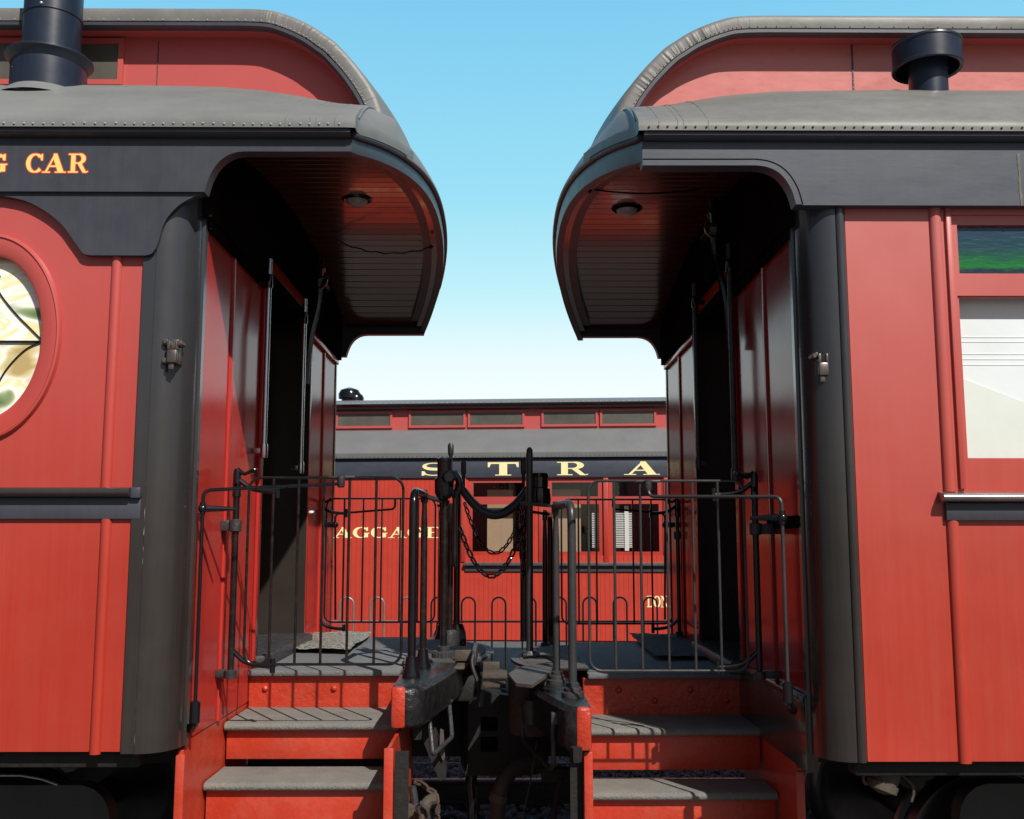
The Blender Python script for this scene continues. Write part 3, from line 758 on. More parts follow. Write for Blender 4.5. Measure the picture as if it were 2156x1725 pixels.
    # ---- platform, end beam, steps
    zp = P['zp']; Yp0, Yp1 = P['yp0'], 5.92
    xi = X(P['plat_u'])
    bm = nbm(); box(bm, Xe, xi, Yp0 - .02, Yp1 + .02, zp - .024, zp, .008); obj('platform_floor', bm, 'floor', root)
    bx = P['beam']           # near end (u outer, u inner, y, z0, z1), far bulge
    u0, u1, yb, zb0, zb1 = bx
    bm = nbm()
    nseg = 30; rows = []
    for k in range(nseg + 1):
        y = yb + (far(yb) - yb) * k / nseg
        if k in (0, nseg):
            pass
        t = (y - YC) / (YC - yb)
        bul = P['bow'] * (1 - t * t)
        uo = u1 - bul
        ui_ = u0 - .0
        taper = 1 - abs(t) ** 8 * .35
        zb_low = zb0 + .0
        rows.append([(X(ui_), y, zb_low), (X(ui_), y, zb1), (X(uo + .02), y, zb1), (X(uo), y, zb1 - .02), (X(uo), y, zb_low + .02), (X(uo + .02), y, zb_low), (X(ui_), y, zb_low)])
    # rounded nose at both ends
    def nose(y, d):
        r0 = []
        for kk, (sh, yy) in enumerate(((.05, -.035), (.018, -.022), (0, 0))):
            r0.append((sh, y + yy * d))
        return r0
    front = []
    for sh, yy in nose(yb, 1)[:2]:
        front.append([(X(u0 - 0), yy, zb0 + sh * .3), (X(u0), yy, zb1 - sh * .3), (X(u1 + .02 + sh), yy, zb1 - sh * .3), (X(u1 + sh), yy, zb1 - .02), (X(u1 + sh), yy, zb0 + .02), (X(u1 + .02 + sh), yy, zb0 + sh * .3), (X(u0), yy, zb0 + sh * .3)])
    back = []
    for sh, yy in nose(far(yb), -1)[:2][::-1]:
        back.append([(X(u0 - 0), yy, zb0 + sh * .3), (X(u0), yy, zb1 - sh * .3), (X(u1 + .02 + sh), yy, zb1 - sh * .3), (X(u1 + sh), yy, zb1 - .02), (X(u1 + sh), yy, zb0 + .02), (X(u1 + .02 + sh), yy, zb0 + sh * .3), (X(u0), yy, zb0 + sh * .3)])
    allr = front + rows + back
    grid(bm, allr); bm.faces.new([bm.verts.new(p) for p in allr[0][:-1]]); bm.faces.new([bm.verts.new(p) for p in allr[-1][:-1]])
    bmesh.ops.remove_doubles(bm, verts=bm.verts[:], dist=.0005)
    eb = obj('end_beam', bm, 'beam', root, smooth=40)
    # painted red end cap of the beam
    yn = yb - .0355
    bm = nbm(); box(bm, X(u0 + .004), X(u0 - P['capw']), yn - .003, yb + .30, zb0 + .005, zb1 - .003, .012); obj('painted_end', bm, 'red_rough', eb)
    # riser under the platform, treads, risers, strings
    ust = P['step_u']   # inner string
    def flat(name, y0, y1, z0, z1, m, bev=.004, ua=None, ub=None):
        b_ = nbm(); box(b_, X(ua if ua else xe - .004), X(ub if ub else ust + .012), y0, y1, z0, z1, bev); return obj(name, b_, m, stp)
    bm = nbm(); box(bm, X(xe - .002), X(P['plat_u'] - .02), Yp0 + .012, Yp0 + .04, 1.0 + dz, zp - .0245); stp = obj('steps', bm, 'red_rough', root)
    z2, z1_ = P['z2'], P['z1']
    for k in range(P['nriv']):
        u = xe - .07 - (xe - .07 - ust - .03) * k / (P['nriv'] - 1)
        zz = (z2 + zp) / 2 + (.0 if s < 0 else (.015 if k % 2 else -.03))
        bm = nbm(); lathe(bm, (X(u), Yp0 + .013, zz), [(.014, 0), (.013, -.006), (.008, -.012), (.001, -.014)], 14, axis='y'); obj('rivet', bm, 'red_rough', stp)
    y2a, y1a = P['y2'], P['y1']
    for (ya, yb_, zt, nm2) in ((y2a, Yp0 + .01, z2, 'tread'), (y1a, y2a + .02, z1_, 'tread')):
        bm = nbm(); pr = [(yb_, zt), (ya + .014, zt), (ya + .004, zt - .005), (ya, zt - .012), (ya, zt - .019), (ya + .004, zt - .026), (ya + .012, zt - .03), (yb_, zt - .03)]
        extrude_x(bm, pr, X(xe - .003), X(ust + .008)); obj('tread', bm, 'tread', stp)
    flat('riser', y2a + .035, y2a + .06, z1_ + (.024 if s < 0 else .03), z2 - .0305, 'red_step')
    flat('riser', y1a + .03, y1a + .055, z1_ - .20, z1_ - .0305, 'red_step')
    flat('riser', y1a - .25, y1a - .22, z1_ - .50, z1_ - .235, 'red_step')
    bm = nbm(); pr = [(y1a - .29, z1_ - .17), (y1a + .04, z1_ - .17), (y1a + .04, z1_ - .2), (y1a - .29, z1_ - .2)]; extrude_x(bm, pr, X(xe - .003), X(ust + .008)); obj('tread', bm, 'tread', stp)
    # outer string, under the end wall
    bm = nbm()
    sf = P['stf']; zs_ = P['strtop']; st_ = [(sf, .45), (sf, zs_ - .03), (sf + .04, zs_), (Yp0 + .03, zs_), (Yp0 + .03, .45)]
    plate(bm, st_, [], X(xe + .004), X(xe + .022), 'yz'); obj('string', bm, 'red_step', stp)
    bm = nbm(); box(bm, X(xe - .004), X(xe + .026), sf - .014, sf, .45, zs_ - .04, .003); obj('string_edge', bm, 'red_step', stp)
    # inner string
    bm = nbm(); yi = P['istr_y']; zi = P['istr_z']
    plate(bm, [(yi, .45), (yi, zi), (Yp0 + .01, zi), (Yp0 + .01, .45)], [], X(ust), X(ust - .012), 'yz'); obj('string', bm, 'red_step', stp)
    bm = nbm(); box(bm, X(ust + .010), X(ust - .022), yi - .012, yi, .45, zi, .003); obj('string_edge', bm, 'red_step', stp)
    bm = nbm(); box(bm, X(ust - .023), X(ust - .07), yi + .03, yi + .05, .45, zi - .02); obj('hanger_plate', bm, 'dark_under', stp)
    if s < 0:
        bm = nbm(); box(bm, X(xe - .004), X(ust + .012), Yp0 + .02, Yp0 + .035, .55, .995); obj('step_back', bm, 'dark_under', stp)
    # far-side steps, plain
    bm = nbm(); box(bm, X(xe - .004), X(ust), far(Yp0 + .04), far(Yp0), .95, zp - .05); box(bm, X(xe - .004), X(ust), far(4.4), far(4.1), z2 - .03, z2); box(bm, X(xe - .004), X(ust), far(4.1), far(3.8), z1_ - .03, z1_)
    obj('steps', bm, 'red_step', root, label='red steps on the far side')
    # ---- underframe and bogie
    bm = nbm(); box(bm, X(FAR_U), X(xe + .12), YS + .04, YS + .12, .98 + dz, 1.034 + dz, .01); box(bm, X(FAR_U), X(xe + .05), 4.2, 6.0, .85, 1.02 + dz)
    uf = obj('underframe', bm, 'dark_under', root)
    bogie(P, X, uf, dz)
    # coupler
    bm = nbm()
    box(bm, X(xe), X(.16), 4.95, 5.25, .72, .98, .02)
    box(bm, X(.2), X(-.02), 4.82, 5.28, .66, 1.02, .05)
    box(bm, X(.3), X(.1), 4.74, 5.46, 1.0, 1.12, .02)
    cp_ = obj('coupler', bm, 'dark_under', root)
    # apron plates at the gangway, ribbed
    bm = nbm(); ny = 18; pts = []
    for k in range(ny + 1):
        y = 4.62 + (far(4.62) - 4.62) * k / ny; pts.append((X(P['apron'] + .16 * abs((y - YC) / .5) ** 2.2), y))
    pts = [(X(P['plat_u'] + .01), 4.62)] + pts + [(X(P['plat_u'] + .01), far(4.62))]
    plate(bm, pts, [], zp + .004, zp + .016, 'xy')
    for k in range(40):
        y = 4.64 + k * .0235
        box(bm, X(P['plat_u'] + .0), X(P['apron'] + .04 + .16 * abs((y - YC) / .5) ** 2.2), y - .006, y + .006, zp + .016, zp + .021)
    obj('apron_plate', bm, 'apron', root)
    return dict(root=root, LB=LB, ztop=ztop, zlb=zlb, rim=rim, X=X, ZB=ZB)

def bogie(P, X, parent, dz):
    s = P['s']
    uc = P['wheel_u']; zc = .42
    for fy in (lambda y: y, far):
        bm = nbm(); lathe(bm, (X(uc), fy(4.42), zc), [(.06, -.03), (.25, -.03), (.29, -.05), (.345, -.055), (.36, -.05), (.36, .05), (.38, .06), (.38, .09), (.06, .09)], 40, axis='y'); w = obj('wheel', bm, 'rail', parent)
        bm = nbm()
        pl = [(X(uc - P['fr']), .30), (X(uc - P['fr']), .66), (X(uc - P['fr'] + .008), .705), (X(uc - P['fr'] + .03), .745), (X(uc - P['fr'] + .065), .775), (X(uc - P['fr'] + .11), .79), (X(uc + .9), .79), (X(uc + .9), .3)]
        plate(bm, pl, [], fy(4.10), fy(4.18)); f = obj('bogie_frame', bm, 'bogie', parent)
        bm = nbm(); rr = []
        for k in range(33):
            a = R(180 * k / 32); rr.append((X(uc + .1) + .2 * math.cos(a), fy(4.09), .42 + .22 * math.sin(a)))
        tube(bm, rr, .012, 8); obj('journal_rim', bm, 'dark_under', f)
        bm = nbm(); plate(bm, [(X(uc + .1) + .17 * math.cos(R(12 * k)), .42 + .19 * math.sin(R(12 * k))) for k in range(30)], [], fy(4.05), fy(4.10)); obj('journal_box', bm, 'dark_under', f)
    bm = nbm(); tube(bm, [(X(uc), 4.3, zc), (X(uc), 5.9, zc)], .07, 14); obj('axle', bm, 'dark_under', parent)

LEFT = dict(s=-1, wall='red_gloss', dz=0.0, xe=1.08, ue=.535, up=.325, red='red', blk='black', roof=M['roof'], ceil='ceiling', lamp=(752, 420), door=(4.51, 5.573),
            wall_y0=3.60, coldepth=.136, catch=(370, 745), plat_u=.44, beam=(.412, .302, 3.90, 1.035, 1.19), capw=.050, bow=.125, step_u=.40,
            zp=1.18, yp0=4.44, z2=1.025, z1=.86, y2=4.07, y1=3.82, stf=3.59, strtop=1.046, nriv=3, istr_y=3.62, istr_z=1.02, valve=(672, 590), apron=.05, wheel_u=2.07, fr=.56,
            rods=[((567, 545), (556, 950), 'near', 'steel'), ((642, 630), (633, 985), 'far', 'steel')])
LEFT['root'] = thing('railway_coach', 'dark red coach with an oval art glass window and a tall black stack', 'railway coach', (-2.2, YC, 0))
RIGHT = dict(s=1, wall='red_gloss_shade', dz=-.03, xe=1.035, ue=.48, up=.27, red='red_r', blk='black_r', roof=M['roof_r'], ceil='ceiling_r', lamp=(1320, 440), door=(4.528, 5.463),
             wall_y0=3.60, coldepth=.136, catch=(1722, 772), plat_u=.36, beam=(.311, .215, 3.86, .962, 1.124), capw=.052, bow=.16, step_u=.31,
             zp=1.15, yp0=4.57, z2=.973, z1=.776, y2=4.235, y1=4.02, stf=3.77, strtop=.95, nriv=5, istr_y=3.86, istr_z=.96, valve=(1505, 480), apron=.03, wheel_u=2.0, fr=.25,
             rods=[((1460, 600), (1473, 975), 'far', 'iron'), ((1530, 520), (1553, 1000), 'near', 'iron')])
RIGHT['root'] = thing('railway_coach', 'red coach with a blue and green transom window and a drum shaped roof vent', 'railway coach', (2.2, YC, 0))
CL = build_coach(LEFT); CR = build_coach(RIGHT)
rl, rr_ = LEFT['root'], RIGHT['root']

# ------------------------------------------------------------------ left coach: near side wall with the oval window
oc = UY(-26, 709, 3.46); oa = UY(88, 709, 3.46).x - oc.x; ob = (UY(0, 545, 3.46).z - UY(0, 880, 3.46).z) / 2 / .975
def ell(a, b, n=72): return [(oc.x + a * math.cos(2 * math.pi * k / n), oc.z + b * math.sin(2 * math.pi * k / n)) for k in range(n)]
xw = UY(302, 545, 3.46).x
bm = nbm(); plate(bm, [(-5.2, 1.04), (xw, 1.04), (xw, 3.05), (-5.2, 3.05)], [ell(oa + .012, ob + .012)], 3.46, 3.49)
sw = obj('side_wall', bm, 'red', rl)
o2a = UY(126, 709, 3.46).x - oc.x
bm = nbm(); rows = []
for k in range(97):
    a = 2 * math.pi * k / 96; r_ = []
    for (e, y) in ((oa, 3.50), (oa, 3.457), (oa + .010, 3.45), (oa + .046, 3.447), (o2a - .008, 3.447), (o2a - .003, 3.442), (o2a + .004, 3.444), (o2a + .008, 3.459)):
        r_.append((oc.x + e * math.cos(a), y, oc.z + (ob + (e - oa) * 1.12) * math.sin(a)))
    rows.append(r_)
grid(bm, rows); ov = obj('oval_window', bm, 'red', rl, smooth=40)
bm = nbm(); plate(bm, ell(oa + .008, ob + .008), [], 3.488, 3.494); pn = obj('art_glass', bm, 'art', ov)
bm = nbm()
tube(bm, [(oc.x - oa, 3.484, UY(50, 717, 3.46).z), (oc.x + oa, 3.484, UY(50, 717, 3.46).z)], .0045, 8)
for pts in ([(86, 714), (62, 690), (40, 668), (20, 645), (0, 618), (-20, 580)], [(86, 721), (60, 732), (38, 750), (15, 776), (0, 800), (-20, 842)]):
    q = [UY(a, b, 3.484) for a, b in spline(pts, 4)]
    tube(bm, q, .0027, 8)
    tube(bm, [Vector((2 * oc.x - p.x, p.y, p.z)) for p in q], .0035, 8)
obj('leading', bm, 'gloss_black', pn)

# scalloped valance board below the letterboard
vp = [(0, 412), (50, 422), (94, 444), (128, 471), (148, 497), (165, 521), (171, 530), (178, 535), (192, 538), (306, 538), (317, 535), (324, 529), (331, 516), (336, 500), (340, 484), (346, 470), (354, 456), (376, 433), (403, 417), (424, 410)]
yv = 3.432
V = [UY(a, b, yv) for a, b in spline(vp[:5], 6)[:-1] + spline(vp[4:9], 4)[:-1] + spline(vp[9:], 5)]
vv = [(p.x, p.z) for p in V]
mir = [(2 * oc.x - a, b) for a, b in vv[::-1]]
zt_ = CL['zlb'] + .02
bm = nbm(); plate(bm, [(vv[-1][0], zt_)] + vv[::-1] + [(oc.x, vv[0][1] + .004)] + mir[::-1] + [(mir[0][0], zt_)], [], yv, yv + .024)
obj('valance_board', bm, 'black', rl)
# near end of the valance and letterboard turn into the porch: a lining board
bm = nbm(); lathe(bm, (0, 0, 0), [(.001, 0), (.001, .001)], 4); bm.free()

def half_round(name, parent, p0, p1, w, m, proud=.016, y=YS):
    """vertical half round batten between two pixel rows"""
    a = UY(p0[0], p0[1], y); b = UY(p1[0], p1[1], y); x = (a.x + b.x) / 2
    bm = nbm(); extrude_z(bm, [(x + w / 2 * math.cos(t), y + .0 - proud * math.sin(t)) for t in [R(20 * k) for k in range(10)]], b.z, a.z)
    return obj(name, bm, m, parent)
half_round('batten', rl, (246, 530), (226, 1027), .036, 'red')
half_round('batten', rl, (222, 1093), (203, 1588), .036, 'red')
# belt rail
zr0, zr1 = UY(150, 1026, 3.43).z, UY(150, 1047, 3.43).z; zbb = UY(150, 1093, 3.45).z
xr1 = UY(272, 1036, 3.42).x; xr2 = UY(291, 1036, 3.42).x
bm = nbm(); extrude_x(bm, [(3.46, zr1)] + [(3.435 - .022 * math.sin(t), (zr0 + zr1) / 2 - (zr0 - zr1) / 2 * math.cos(t)) for t in [R(18 * k) for k in range(11)]] + [(3.46, zr0)], -5.2, xr1)
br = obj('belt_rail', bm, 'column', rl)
bm = nbm(); box(bm, xr1, xr2 + .002, 3.428, 3.46, zr1 - .003, zr0, .004); obj('rail_end', bm, 'black', br)
bm = nbm(); box(bm, -5.2, xr2, 3.4465, 3.46, zbb, zr1 - .0005, .002); obj('belt_band', bm, 'black', br)

# lettering on the left letterboard
gy = 3.4195
for ch, a, b in (('G', -34, 17), ('C', 54, 93), ('A', 88, 141), ('R', 143, 187)):
    v0 = UY(a, 364, gy); v1 = UY(b, 324, gy)
    L_ = obj('letter', letter_bm(ch, v0.x, v1.x, v0.z, v1.z, gy - .0006), 'gold', CL['LB'], label='gold letter %s' % ch, smooth=0, norm=False)
    obj('letter_outline', letter_bm(ch, v0.x, v1.x, v0.z, v1.z, gy - .0002, grow=.0035, dy=-.1), 'redline', L_, smooth=0, norm=False)

# tall stack
sc = UY(104, 181, 3.80); sy = 3.80
r1 = (UY(180, 150, sy).x - UY(30, 150, sy).x) / 2; r2 = (UY(170, 40, sy).x - UY(55, 40, sy).x) / 2; r3 = (UY(194, 100, sy).x - UY(20, 100, sy).x) / 2
zc_ = UY(107, 95, sy - .14).z; cx = UY(106, 110, sy).x
bm = nbm(); lathe(bm, (cx, sy, 0), [(r1, 3.36), (r1, zc_ - .006), (r1 * .8, zc_ - .004)], 48); stk = obj('stack', bm, 'stack', rl, label='tall round black stack with a flared collar')
bm = nbm(); lathe(bm, (cx, sy, zc_), [(r1 + .001, -.03), (r3 * .96, -.005), (r3, 0), (r3, .006), (r3 * .97, .01), (r2, .022)], 48, cap=False); obj('collar', bm, 'stack', stk)
bm = nbm(); cx2 = UY(112, 40, sy).x; lathe(bm, (cx2, sy, zc_), [(r2, .0), (r2, .17), (r2 + .004, .172), (r2 + .004, .178), (r2, .18), (r2, .6)], 48); obj('upper_pipe', bm, 'stack', stk)
bm = nbm(); ball(bm, UY(87, 6, sy - r2 - .005), .006, 2); obj('bolt', bm, 'nail', stk)
bm = nbm(); lathe(bm, (cx, sy - .01, 3.425), [(r1 + .05, -.05), (r1 + .03, -.03), (r1 + .012, -.012), (r1 + .003, -.004)], 40, cap=False); obj('flashing', bm, M['roof'], stk)

# ------------------------------------------------------------------ right coach: near side wall, windows, sill
xw = UY(1778, 445, 3.46).x
zt_ = UY(2010, 452, 3.46).z
fx0 = UY(2000, 470, 3.46).x
zf1 = UY(2000, 1030, 3.46).z
fx1 = fx0 + .80
zbt = 1.005
holes = [[(fx0 + k * 1.05, zf1), (fx1 + k * 1.05, zf1), (fx1 + k * 1.05, zt_), (fx0 + k * 1.05, zt_)] for k in range(3)]
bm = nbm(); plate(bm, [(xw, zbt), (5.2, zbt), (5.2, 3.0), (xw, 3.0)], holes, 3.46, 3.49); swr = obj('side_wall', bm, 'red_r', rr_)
zu0, zu1 = UY(2100, 578, 3.48).z, UY(2100, 476, 3.48).z
zl0, zl1 = UY(2100, 968, 3.49).z, UY(2100, 626, 3.49).z
M['stained'] = stained_glass(zu0, zu1)
def frost():
    m = mat('pale_blind', (.60, .66, .65), .3, .08, 1.5, .03, 6)
    return m
M['frost'] = mat('pale_window_blind', (.80, .86, .87), .25, .09, 1.6, .02, 6, coat=.3)
for k in range(3):
    a, b = fx0 + k * 1.05, fx1 + k * 1.05
    ix = UY(2014, 525, 3.48).x - fx0
    bm = nbm(); plate(bm, [(a + .0005, zf1 + .0005), (b - .0005, zf1 + .0005), (b - .0005, zt_ - .0005), (a + .0005, zt_ - .0005)],
                      [[(a + ix, zu0), (b - ix, zu0), (b - ix, zu1), (a + ix, zu1)], [(a + ix - .012, zl0), (b - ix + .012, zl0), (b - ix + .012, zl1), (a + ix - .012, zl1)]], 3.468, 3.492)
    wf = obj('window', bm, 'red_r', rr_)
    for c0 in (a - .018, b):
        bm = nbm(); box(bm, c0, c0 + .018, 3.448, 3.46, zf1, zt_ + .02, .002); obj('window_casing', bm, 'red_r', wf)
    bm = nbm(); plate(bm, [(a + .004, zf1 + .01), (b - .004, zf1 + .01), (b - .004, zl1 + .022), (a + .004, zl1 + .022)], [[(a + ix - .004, zl0 + .004), (b - ix + .004, zl0 + .004), (b - ix + .004, zl1 - .004), (a + ix - .004, zl1 - .004)]], 3.475, 3.494); obj('lower_sash', bm, 'red_r', wf)
    bm = nbm(); box(bm, a + ix - .01, b - ix + .01, 3.484, 3.489, zu0 - .01, zu1 + .01); obj('stained_pane', bm, 'stained', wf)
    bm = nbm(); box(bm, a + ix - .02, b - ix + .02, 3.530, 3.536, zl0 - .02, zl1 + .02)
    pl_ = obj('lower_pane', bm, 'frost', wf)
    for zz in (794, 815, 872, 893, 912):
        z_ = UY(2100, zz * .82 + 86, 3.494).z
    # fold lines of the blind
    bm = nbm()
    for py in (706, 716, 742, 753, 765): z_ = UY(2090, py, 3.494).z; box(bm, a + ix - .01, b - ix + .01, 3.5285, 3.5305, z_ - .0012, z_ + .0012)
    obj('blind_fold', bm, 'fold', pl_)
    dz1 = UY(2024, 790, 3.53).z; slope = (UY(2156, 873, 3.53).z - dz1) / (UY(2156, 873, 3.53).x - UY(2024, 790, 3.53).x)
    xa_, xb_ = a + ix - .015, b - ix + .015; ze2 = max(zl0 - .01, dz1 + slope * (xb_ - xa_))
    bm = nbm(); plate(bm, [(xa_, zl0 - .015), (xb_, zl0 - .015), (xb_, ze2), (xa_, dz1)], [], 3.5265, 3.528); obj('painted_shade', bm, 'blind_shade', pl_)  # diagonal shade on the blind, modelled as a darker sheet
# battens on the right side wall
half_round('batten', rr_, (1967, 440), (1999, 1036), .042, 'red_r')
half_round('batten', rr_, (2006, 1096), (2031, 1607), .042, 'red_r')
# window sill
zs0, zs1, zs2 = UY(2090, 1037, 3.43).z, UY(2090, 1057, 3.42).z, UY(2090, 1096, 3.44).z
xs0 = UY(1986, 1045, 3.42).x
bm = nbm(); extrude_x(bm, [(3.46, zs0 + .004), (3.422, zs0 - .004)] + [(3.422 - .013 * math.sin(t), zs0 - .004 - (zs0 - zs1 - .006) * (1 - math.cos(t)) / 2) for t in [R(22.5 * k) for k in range(1, 9)]] + [(3.46, zs1 - .002)], xs0, 5.2)
sl = obj('window_sill', bm, 'sill', rr_)
bm = nbm(); box(bm, UY(1994, 1080, 3.44).x, 5.2, 3.443, 3.46, zs2, zs1 - .0025, .002); obj('sill_apron', bm, 'black', sl)

bm = nbm(); v = UY(2143, 320, 3.42); v2 = UY(2143, 436, 3.42)
for k in range(9):
    z0_ = v2.z + .004 + (v.z - v2.z - .01) * k / 9; box(bm, v.x - random.uniform(.002, .005), v.x + random.uniform(.003, .006), 3.4185, 3.4199, z0_, z0_ + (v.z - v2.z - .01) / 9 - .0003)
M['run'] = mat('rust_run', (.13, .12, .10), .7, .3, 30)
bmesh.ops.remove_doubles(bm, verts=bm.verts[:], dist=.0004)
obj('rust_run', bm, 'run', CR['LB'])
# drum vent on the roof of the right coach
vy = 3.84; vx = UY(1953, 150, vy).x; rn = (UY(1995, 160, vy).x - UY(1917, 160, vy).x) / 2; rd = (UY(2022, 110, vy).x - UY(1884, 110, vy).x) / 2
zd0 = UY(1953, 116, vy - rd).z; zd1 = UY(1953, 60, vy - rd).z
bm = nbm(); lathe(bm, (vx, vy, 0), [(rn, 3.33), (rn, zd1 - .03)], 40); vn = obj('roof_vent', bm, 'stack', rr_, label='round black roof vent with a drum shaped cap')
bm = nbm(); lathe(bm, (vx, vy, 0), [(rd - .012, zd0 + .004), (rd, zd0), (rd + .004, zd0 + .004), (rd + .004, zd0 + .012), (rd, zd0 + .016), (rd, zd1 - .016), (rd + .004, zd1 - .012), (rd + .003, zd1 - .004), (rd - .008, zd1), (rd - .012, zd1 - .004), (rd - .012, zd0 + .004)], 48, cap=False); obj('drum', bm, 'stack', vn)
bm = nbm(); lathe(bm, (vx, vy, zd1 - .035), [(.0015, .02), (rd * .93, .005), (rd * .93, 0), (.0015, .012)], 40, cap=False)
for k in range(3):
    a = R(120 * k + 20); tube(bm, [(vx + rn * .9 * math.cos(a), vy + rn * .9 * math.sin(a), zd0 + .03), (vx + rd * .97 * math.cos(a), vy + rd * .97 * math.sin(a), zd0 + .03)], .006, 6)
obj('spider', bm, 'stack', vn)
bm = nbm(); lathe(bm, (vx, vy, 3.50), [(rn + .05, -.12), (rn + .035, -.09), (rn + .012, -.07), (rn + .002, -.06)], 36, cap=False); obj('flashing', bm, M['roof_r'], vn)

# ------------------------------------------------------------------ gates, posts, rails
def rrect(x0, x1, z0, z1, y, r):
    pts = []
    for cx_, cz_, a0 in ((x1 - r, z1 - r, 0), (x0 + r, z1 - r, 90), (x0 + r, z0 + r, 180), (x1 - r, z0 + r, 270)):
        for k in range(7): a = R(a0 + 15 * k); pts.append((cx_ + r * math.cos(a), y, cz_ + r * math.sin(a)))
    return pts
def gate(root, Y, xa, xb, z0, z1, bars, mt, lab):
    bm = nbm(); tube(bm, rrect(min(xa, xb), max(xa, xb), z0, z1, Y, .045), .0052 if Y < 5 else .0056, 10, closed=True)
    g = obj('gate', bm, mt, root, label=lab)
    for x in bars:
        bm = nbm(); tube(bm, [(x, Y, z0 + .004), (x, Y, z1 - .004)], .0052 if Y < 5 else .0055, 10); obj('bar', bm, mt, g)
    return g
def post(root, x, y, z0, z1, s, near, mt):
    bm = nbm(); tube(bm, [(x, y, z0), (x, y, z1 - .05), (x, y, z1 - .05), (x, y, z1)], [.0125, .0125, .015, .015], 14); p = obj('gate_post', bm, mt, root)
    for zz, h in ((z0 + .0, .028), (z1 - .16, .04)):
        bm = nbm(); lathe(bm, (x, y, zz), [(.016, -h * .6), (.023, -h * .5), (.024, h * .5), (.016, h * .6)], 16)
        xw_ = {-1: -LEFT['xe'], 1: RIGHT['xe']}[s]
        box(bm, x, xw_, y - .02 + .02, y + .03, zz - h * .5, zz + h * .5, .004)
        obj('clamp', bm, 'iron', p)
    # swing arms to the gate
    for zz, dzz in ((z0 + .09, -.06), (z1 + .02, -.05)):
        bm = nbm(); tube(bm, bend([(x, y, zz), (x - s * .05, y, zz + dzz * .8), (x - s * .11, y, zz + dzz), (x - s * .16, y, zz + dzz + (.02 if dzz > 0 else .0))], .04), [.016] * 4 + [.014] * 20 if False else .0095, 8)
        lathe(bm, (x - s * .155, y, zz + dzz), [(.010, -.025), (.010, .025)], 10)
        obj('swing_arm', bm, 'gloss_black' if near else mt, p)
    bm = nbm(); lathe(bm, (x, y, z1), [(.017, -.05), (.015, -.02), (.015, .045), (.012, .055)], 14)
    tube(bm, [(x, y, z1 + .05), (x - s * .03, y - .01, z1 + .035), (x - s * .065, y - .015, z1 + .05)], [.012, .007, .009], 8); ball(bm, (x - s * .068, y - .015, z1 + .05), .012, 2)
    obj('latch_handle', bm, 'gloss_black', p)
    return p
GY, GYF = 3.92, 6.1
zg0, zg1 = UY(700, 1399, GY).z, UY(700, 1006, GY).z
bars = [UY(px, 1007, GY).x for px in (577, 630, 683, 737, 793)]
gate(rl, GY, UY(519, 1200, GY).x, UY(847, 1200, GY).x, zg0, zg1, bars, 'worn_black', 'near side gate of black bars')
post(rl, UY(494, 1147, GY).x, GY + .005, UY(490, 1420, GY).z, UY(495, 1018, GY).z, -1, True, 'worn_black')
gate(rr_, GY, UY(1570, 1200, GY).x, UY(1240, 1200, GY).x, zg0 - .025, zg1 - .012, [UY(px, 1012, GY).x for px in (1292, 1347, 1402, 1457, 1510)], 'grey_rail', 'near side gate of grey worn bars')
post(rr_, UY(1592, 1147, GY).x, GY + .005, UY(1590, 1422, GY).z, UY(1592, 1025, GY).z, 1, True, 'worn_black')
zf0, zf1_ = UY(760, 1310, GYF).z, UY(760, 1050, GYF).z
gate(rl, GYF, UY(686, 1147, GYF).x, UY(916, 1147, GYF).x, zf0, zf1_, [UY(px, 1147, GYF).x for px in (724, 764, 803, 842, 880)], 'gloss_black', 'far side gate of black bars')
post(rl, UY(672, 1147, GYF).x, GYF, UY(672, 1335, GYF).z, UY(672, 1070, GYF).z, -1, False, 'gloss_black')
gate(rr_, GYF, UY(1412, 1147, GYF).x, UY(1182, 1147, GYF).x, zf0 - .01, zf1_ - .005, [UY(px, 1147, GYF).x for px in (1218, 1256, 1295, 1333, 1372)], 'gloss_black', 'far side gate of black bars')
post(rr_, UY(1427, 1147, GYF).x, GYF, UY(1427, 1335, GYF).z, UY(1427, 1070, GYF).z, 1, False, 'gloss_black')

# corner handrails with the stay rod across each gate
def stay(root, pts, balls, r, mt, foot):
    bm = nbm(); tube(bm, bend(pts, .03), r, 10); o = obj('hand_rail', bm, mt, root)
    for c, rr in balls:
        bm = nbm(); ball(bm, c, rr, 2); lathe(bm, c, [(rr * .6, -rr * 1.3), (rr * .7, 0), (rr * .6, rr * 1.3)], 12); tube(bm, [c + Vector((0, .0, 0)), c + Vector((foot * -1 * .10, .05, 0))], [rr * .8, rr * .35], 8); obj('ball_joint', bm, 'gloss_black', o)
    b = Vector(pts[0])
    bm = nbm(); lathe(bm, b, [(.014, -.05), (.018, -.045), (.018, .02), (.013, .025)], 12); tube(bm, bend([b, b + Vector((0, .0, -.05)), b + Vector((foot * .03, .05, -.08))], .02), .015, 8); obj('foot_socket', bm, 'gloss_black', o)
    return o
ya = 3.62
xh = UX(412, 1290, -LEFT['xe'] + .035).x
hp = [UX(414, 1490, xh), UX(425, 1032, xh)]
hp[1].y = hp[0].y = (hp[0].y + hp[1].y) / 2
ze_ = UY(700, 1018, GY - .03).z
P_ = [hp[0], hp[1], UY(712, 1019, GY - .03), UY(716, 1006, GY - .025)]
jb = UX(418, 1070, xh); jb.y = hp[0].y
stay(rl, P_, [(jb, .0165)], .0065, 'gloss_black', -1)
bm = nbm(); c = UY(718, 1013, GY - .02); lathe(bm, c, [(.010, -.025), (.015, -.018), (.015, .018), (.010, .02)], 12); box(bm, c.x - .05, c.x + .05, GY - .012, GY + .012, c.z + .012, c.z + .02, .002); obj('stay_socket', bm, 'iron', rl)
xh = RIGHT['xe'] - .07
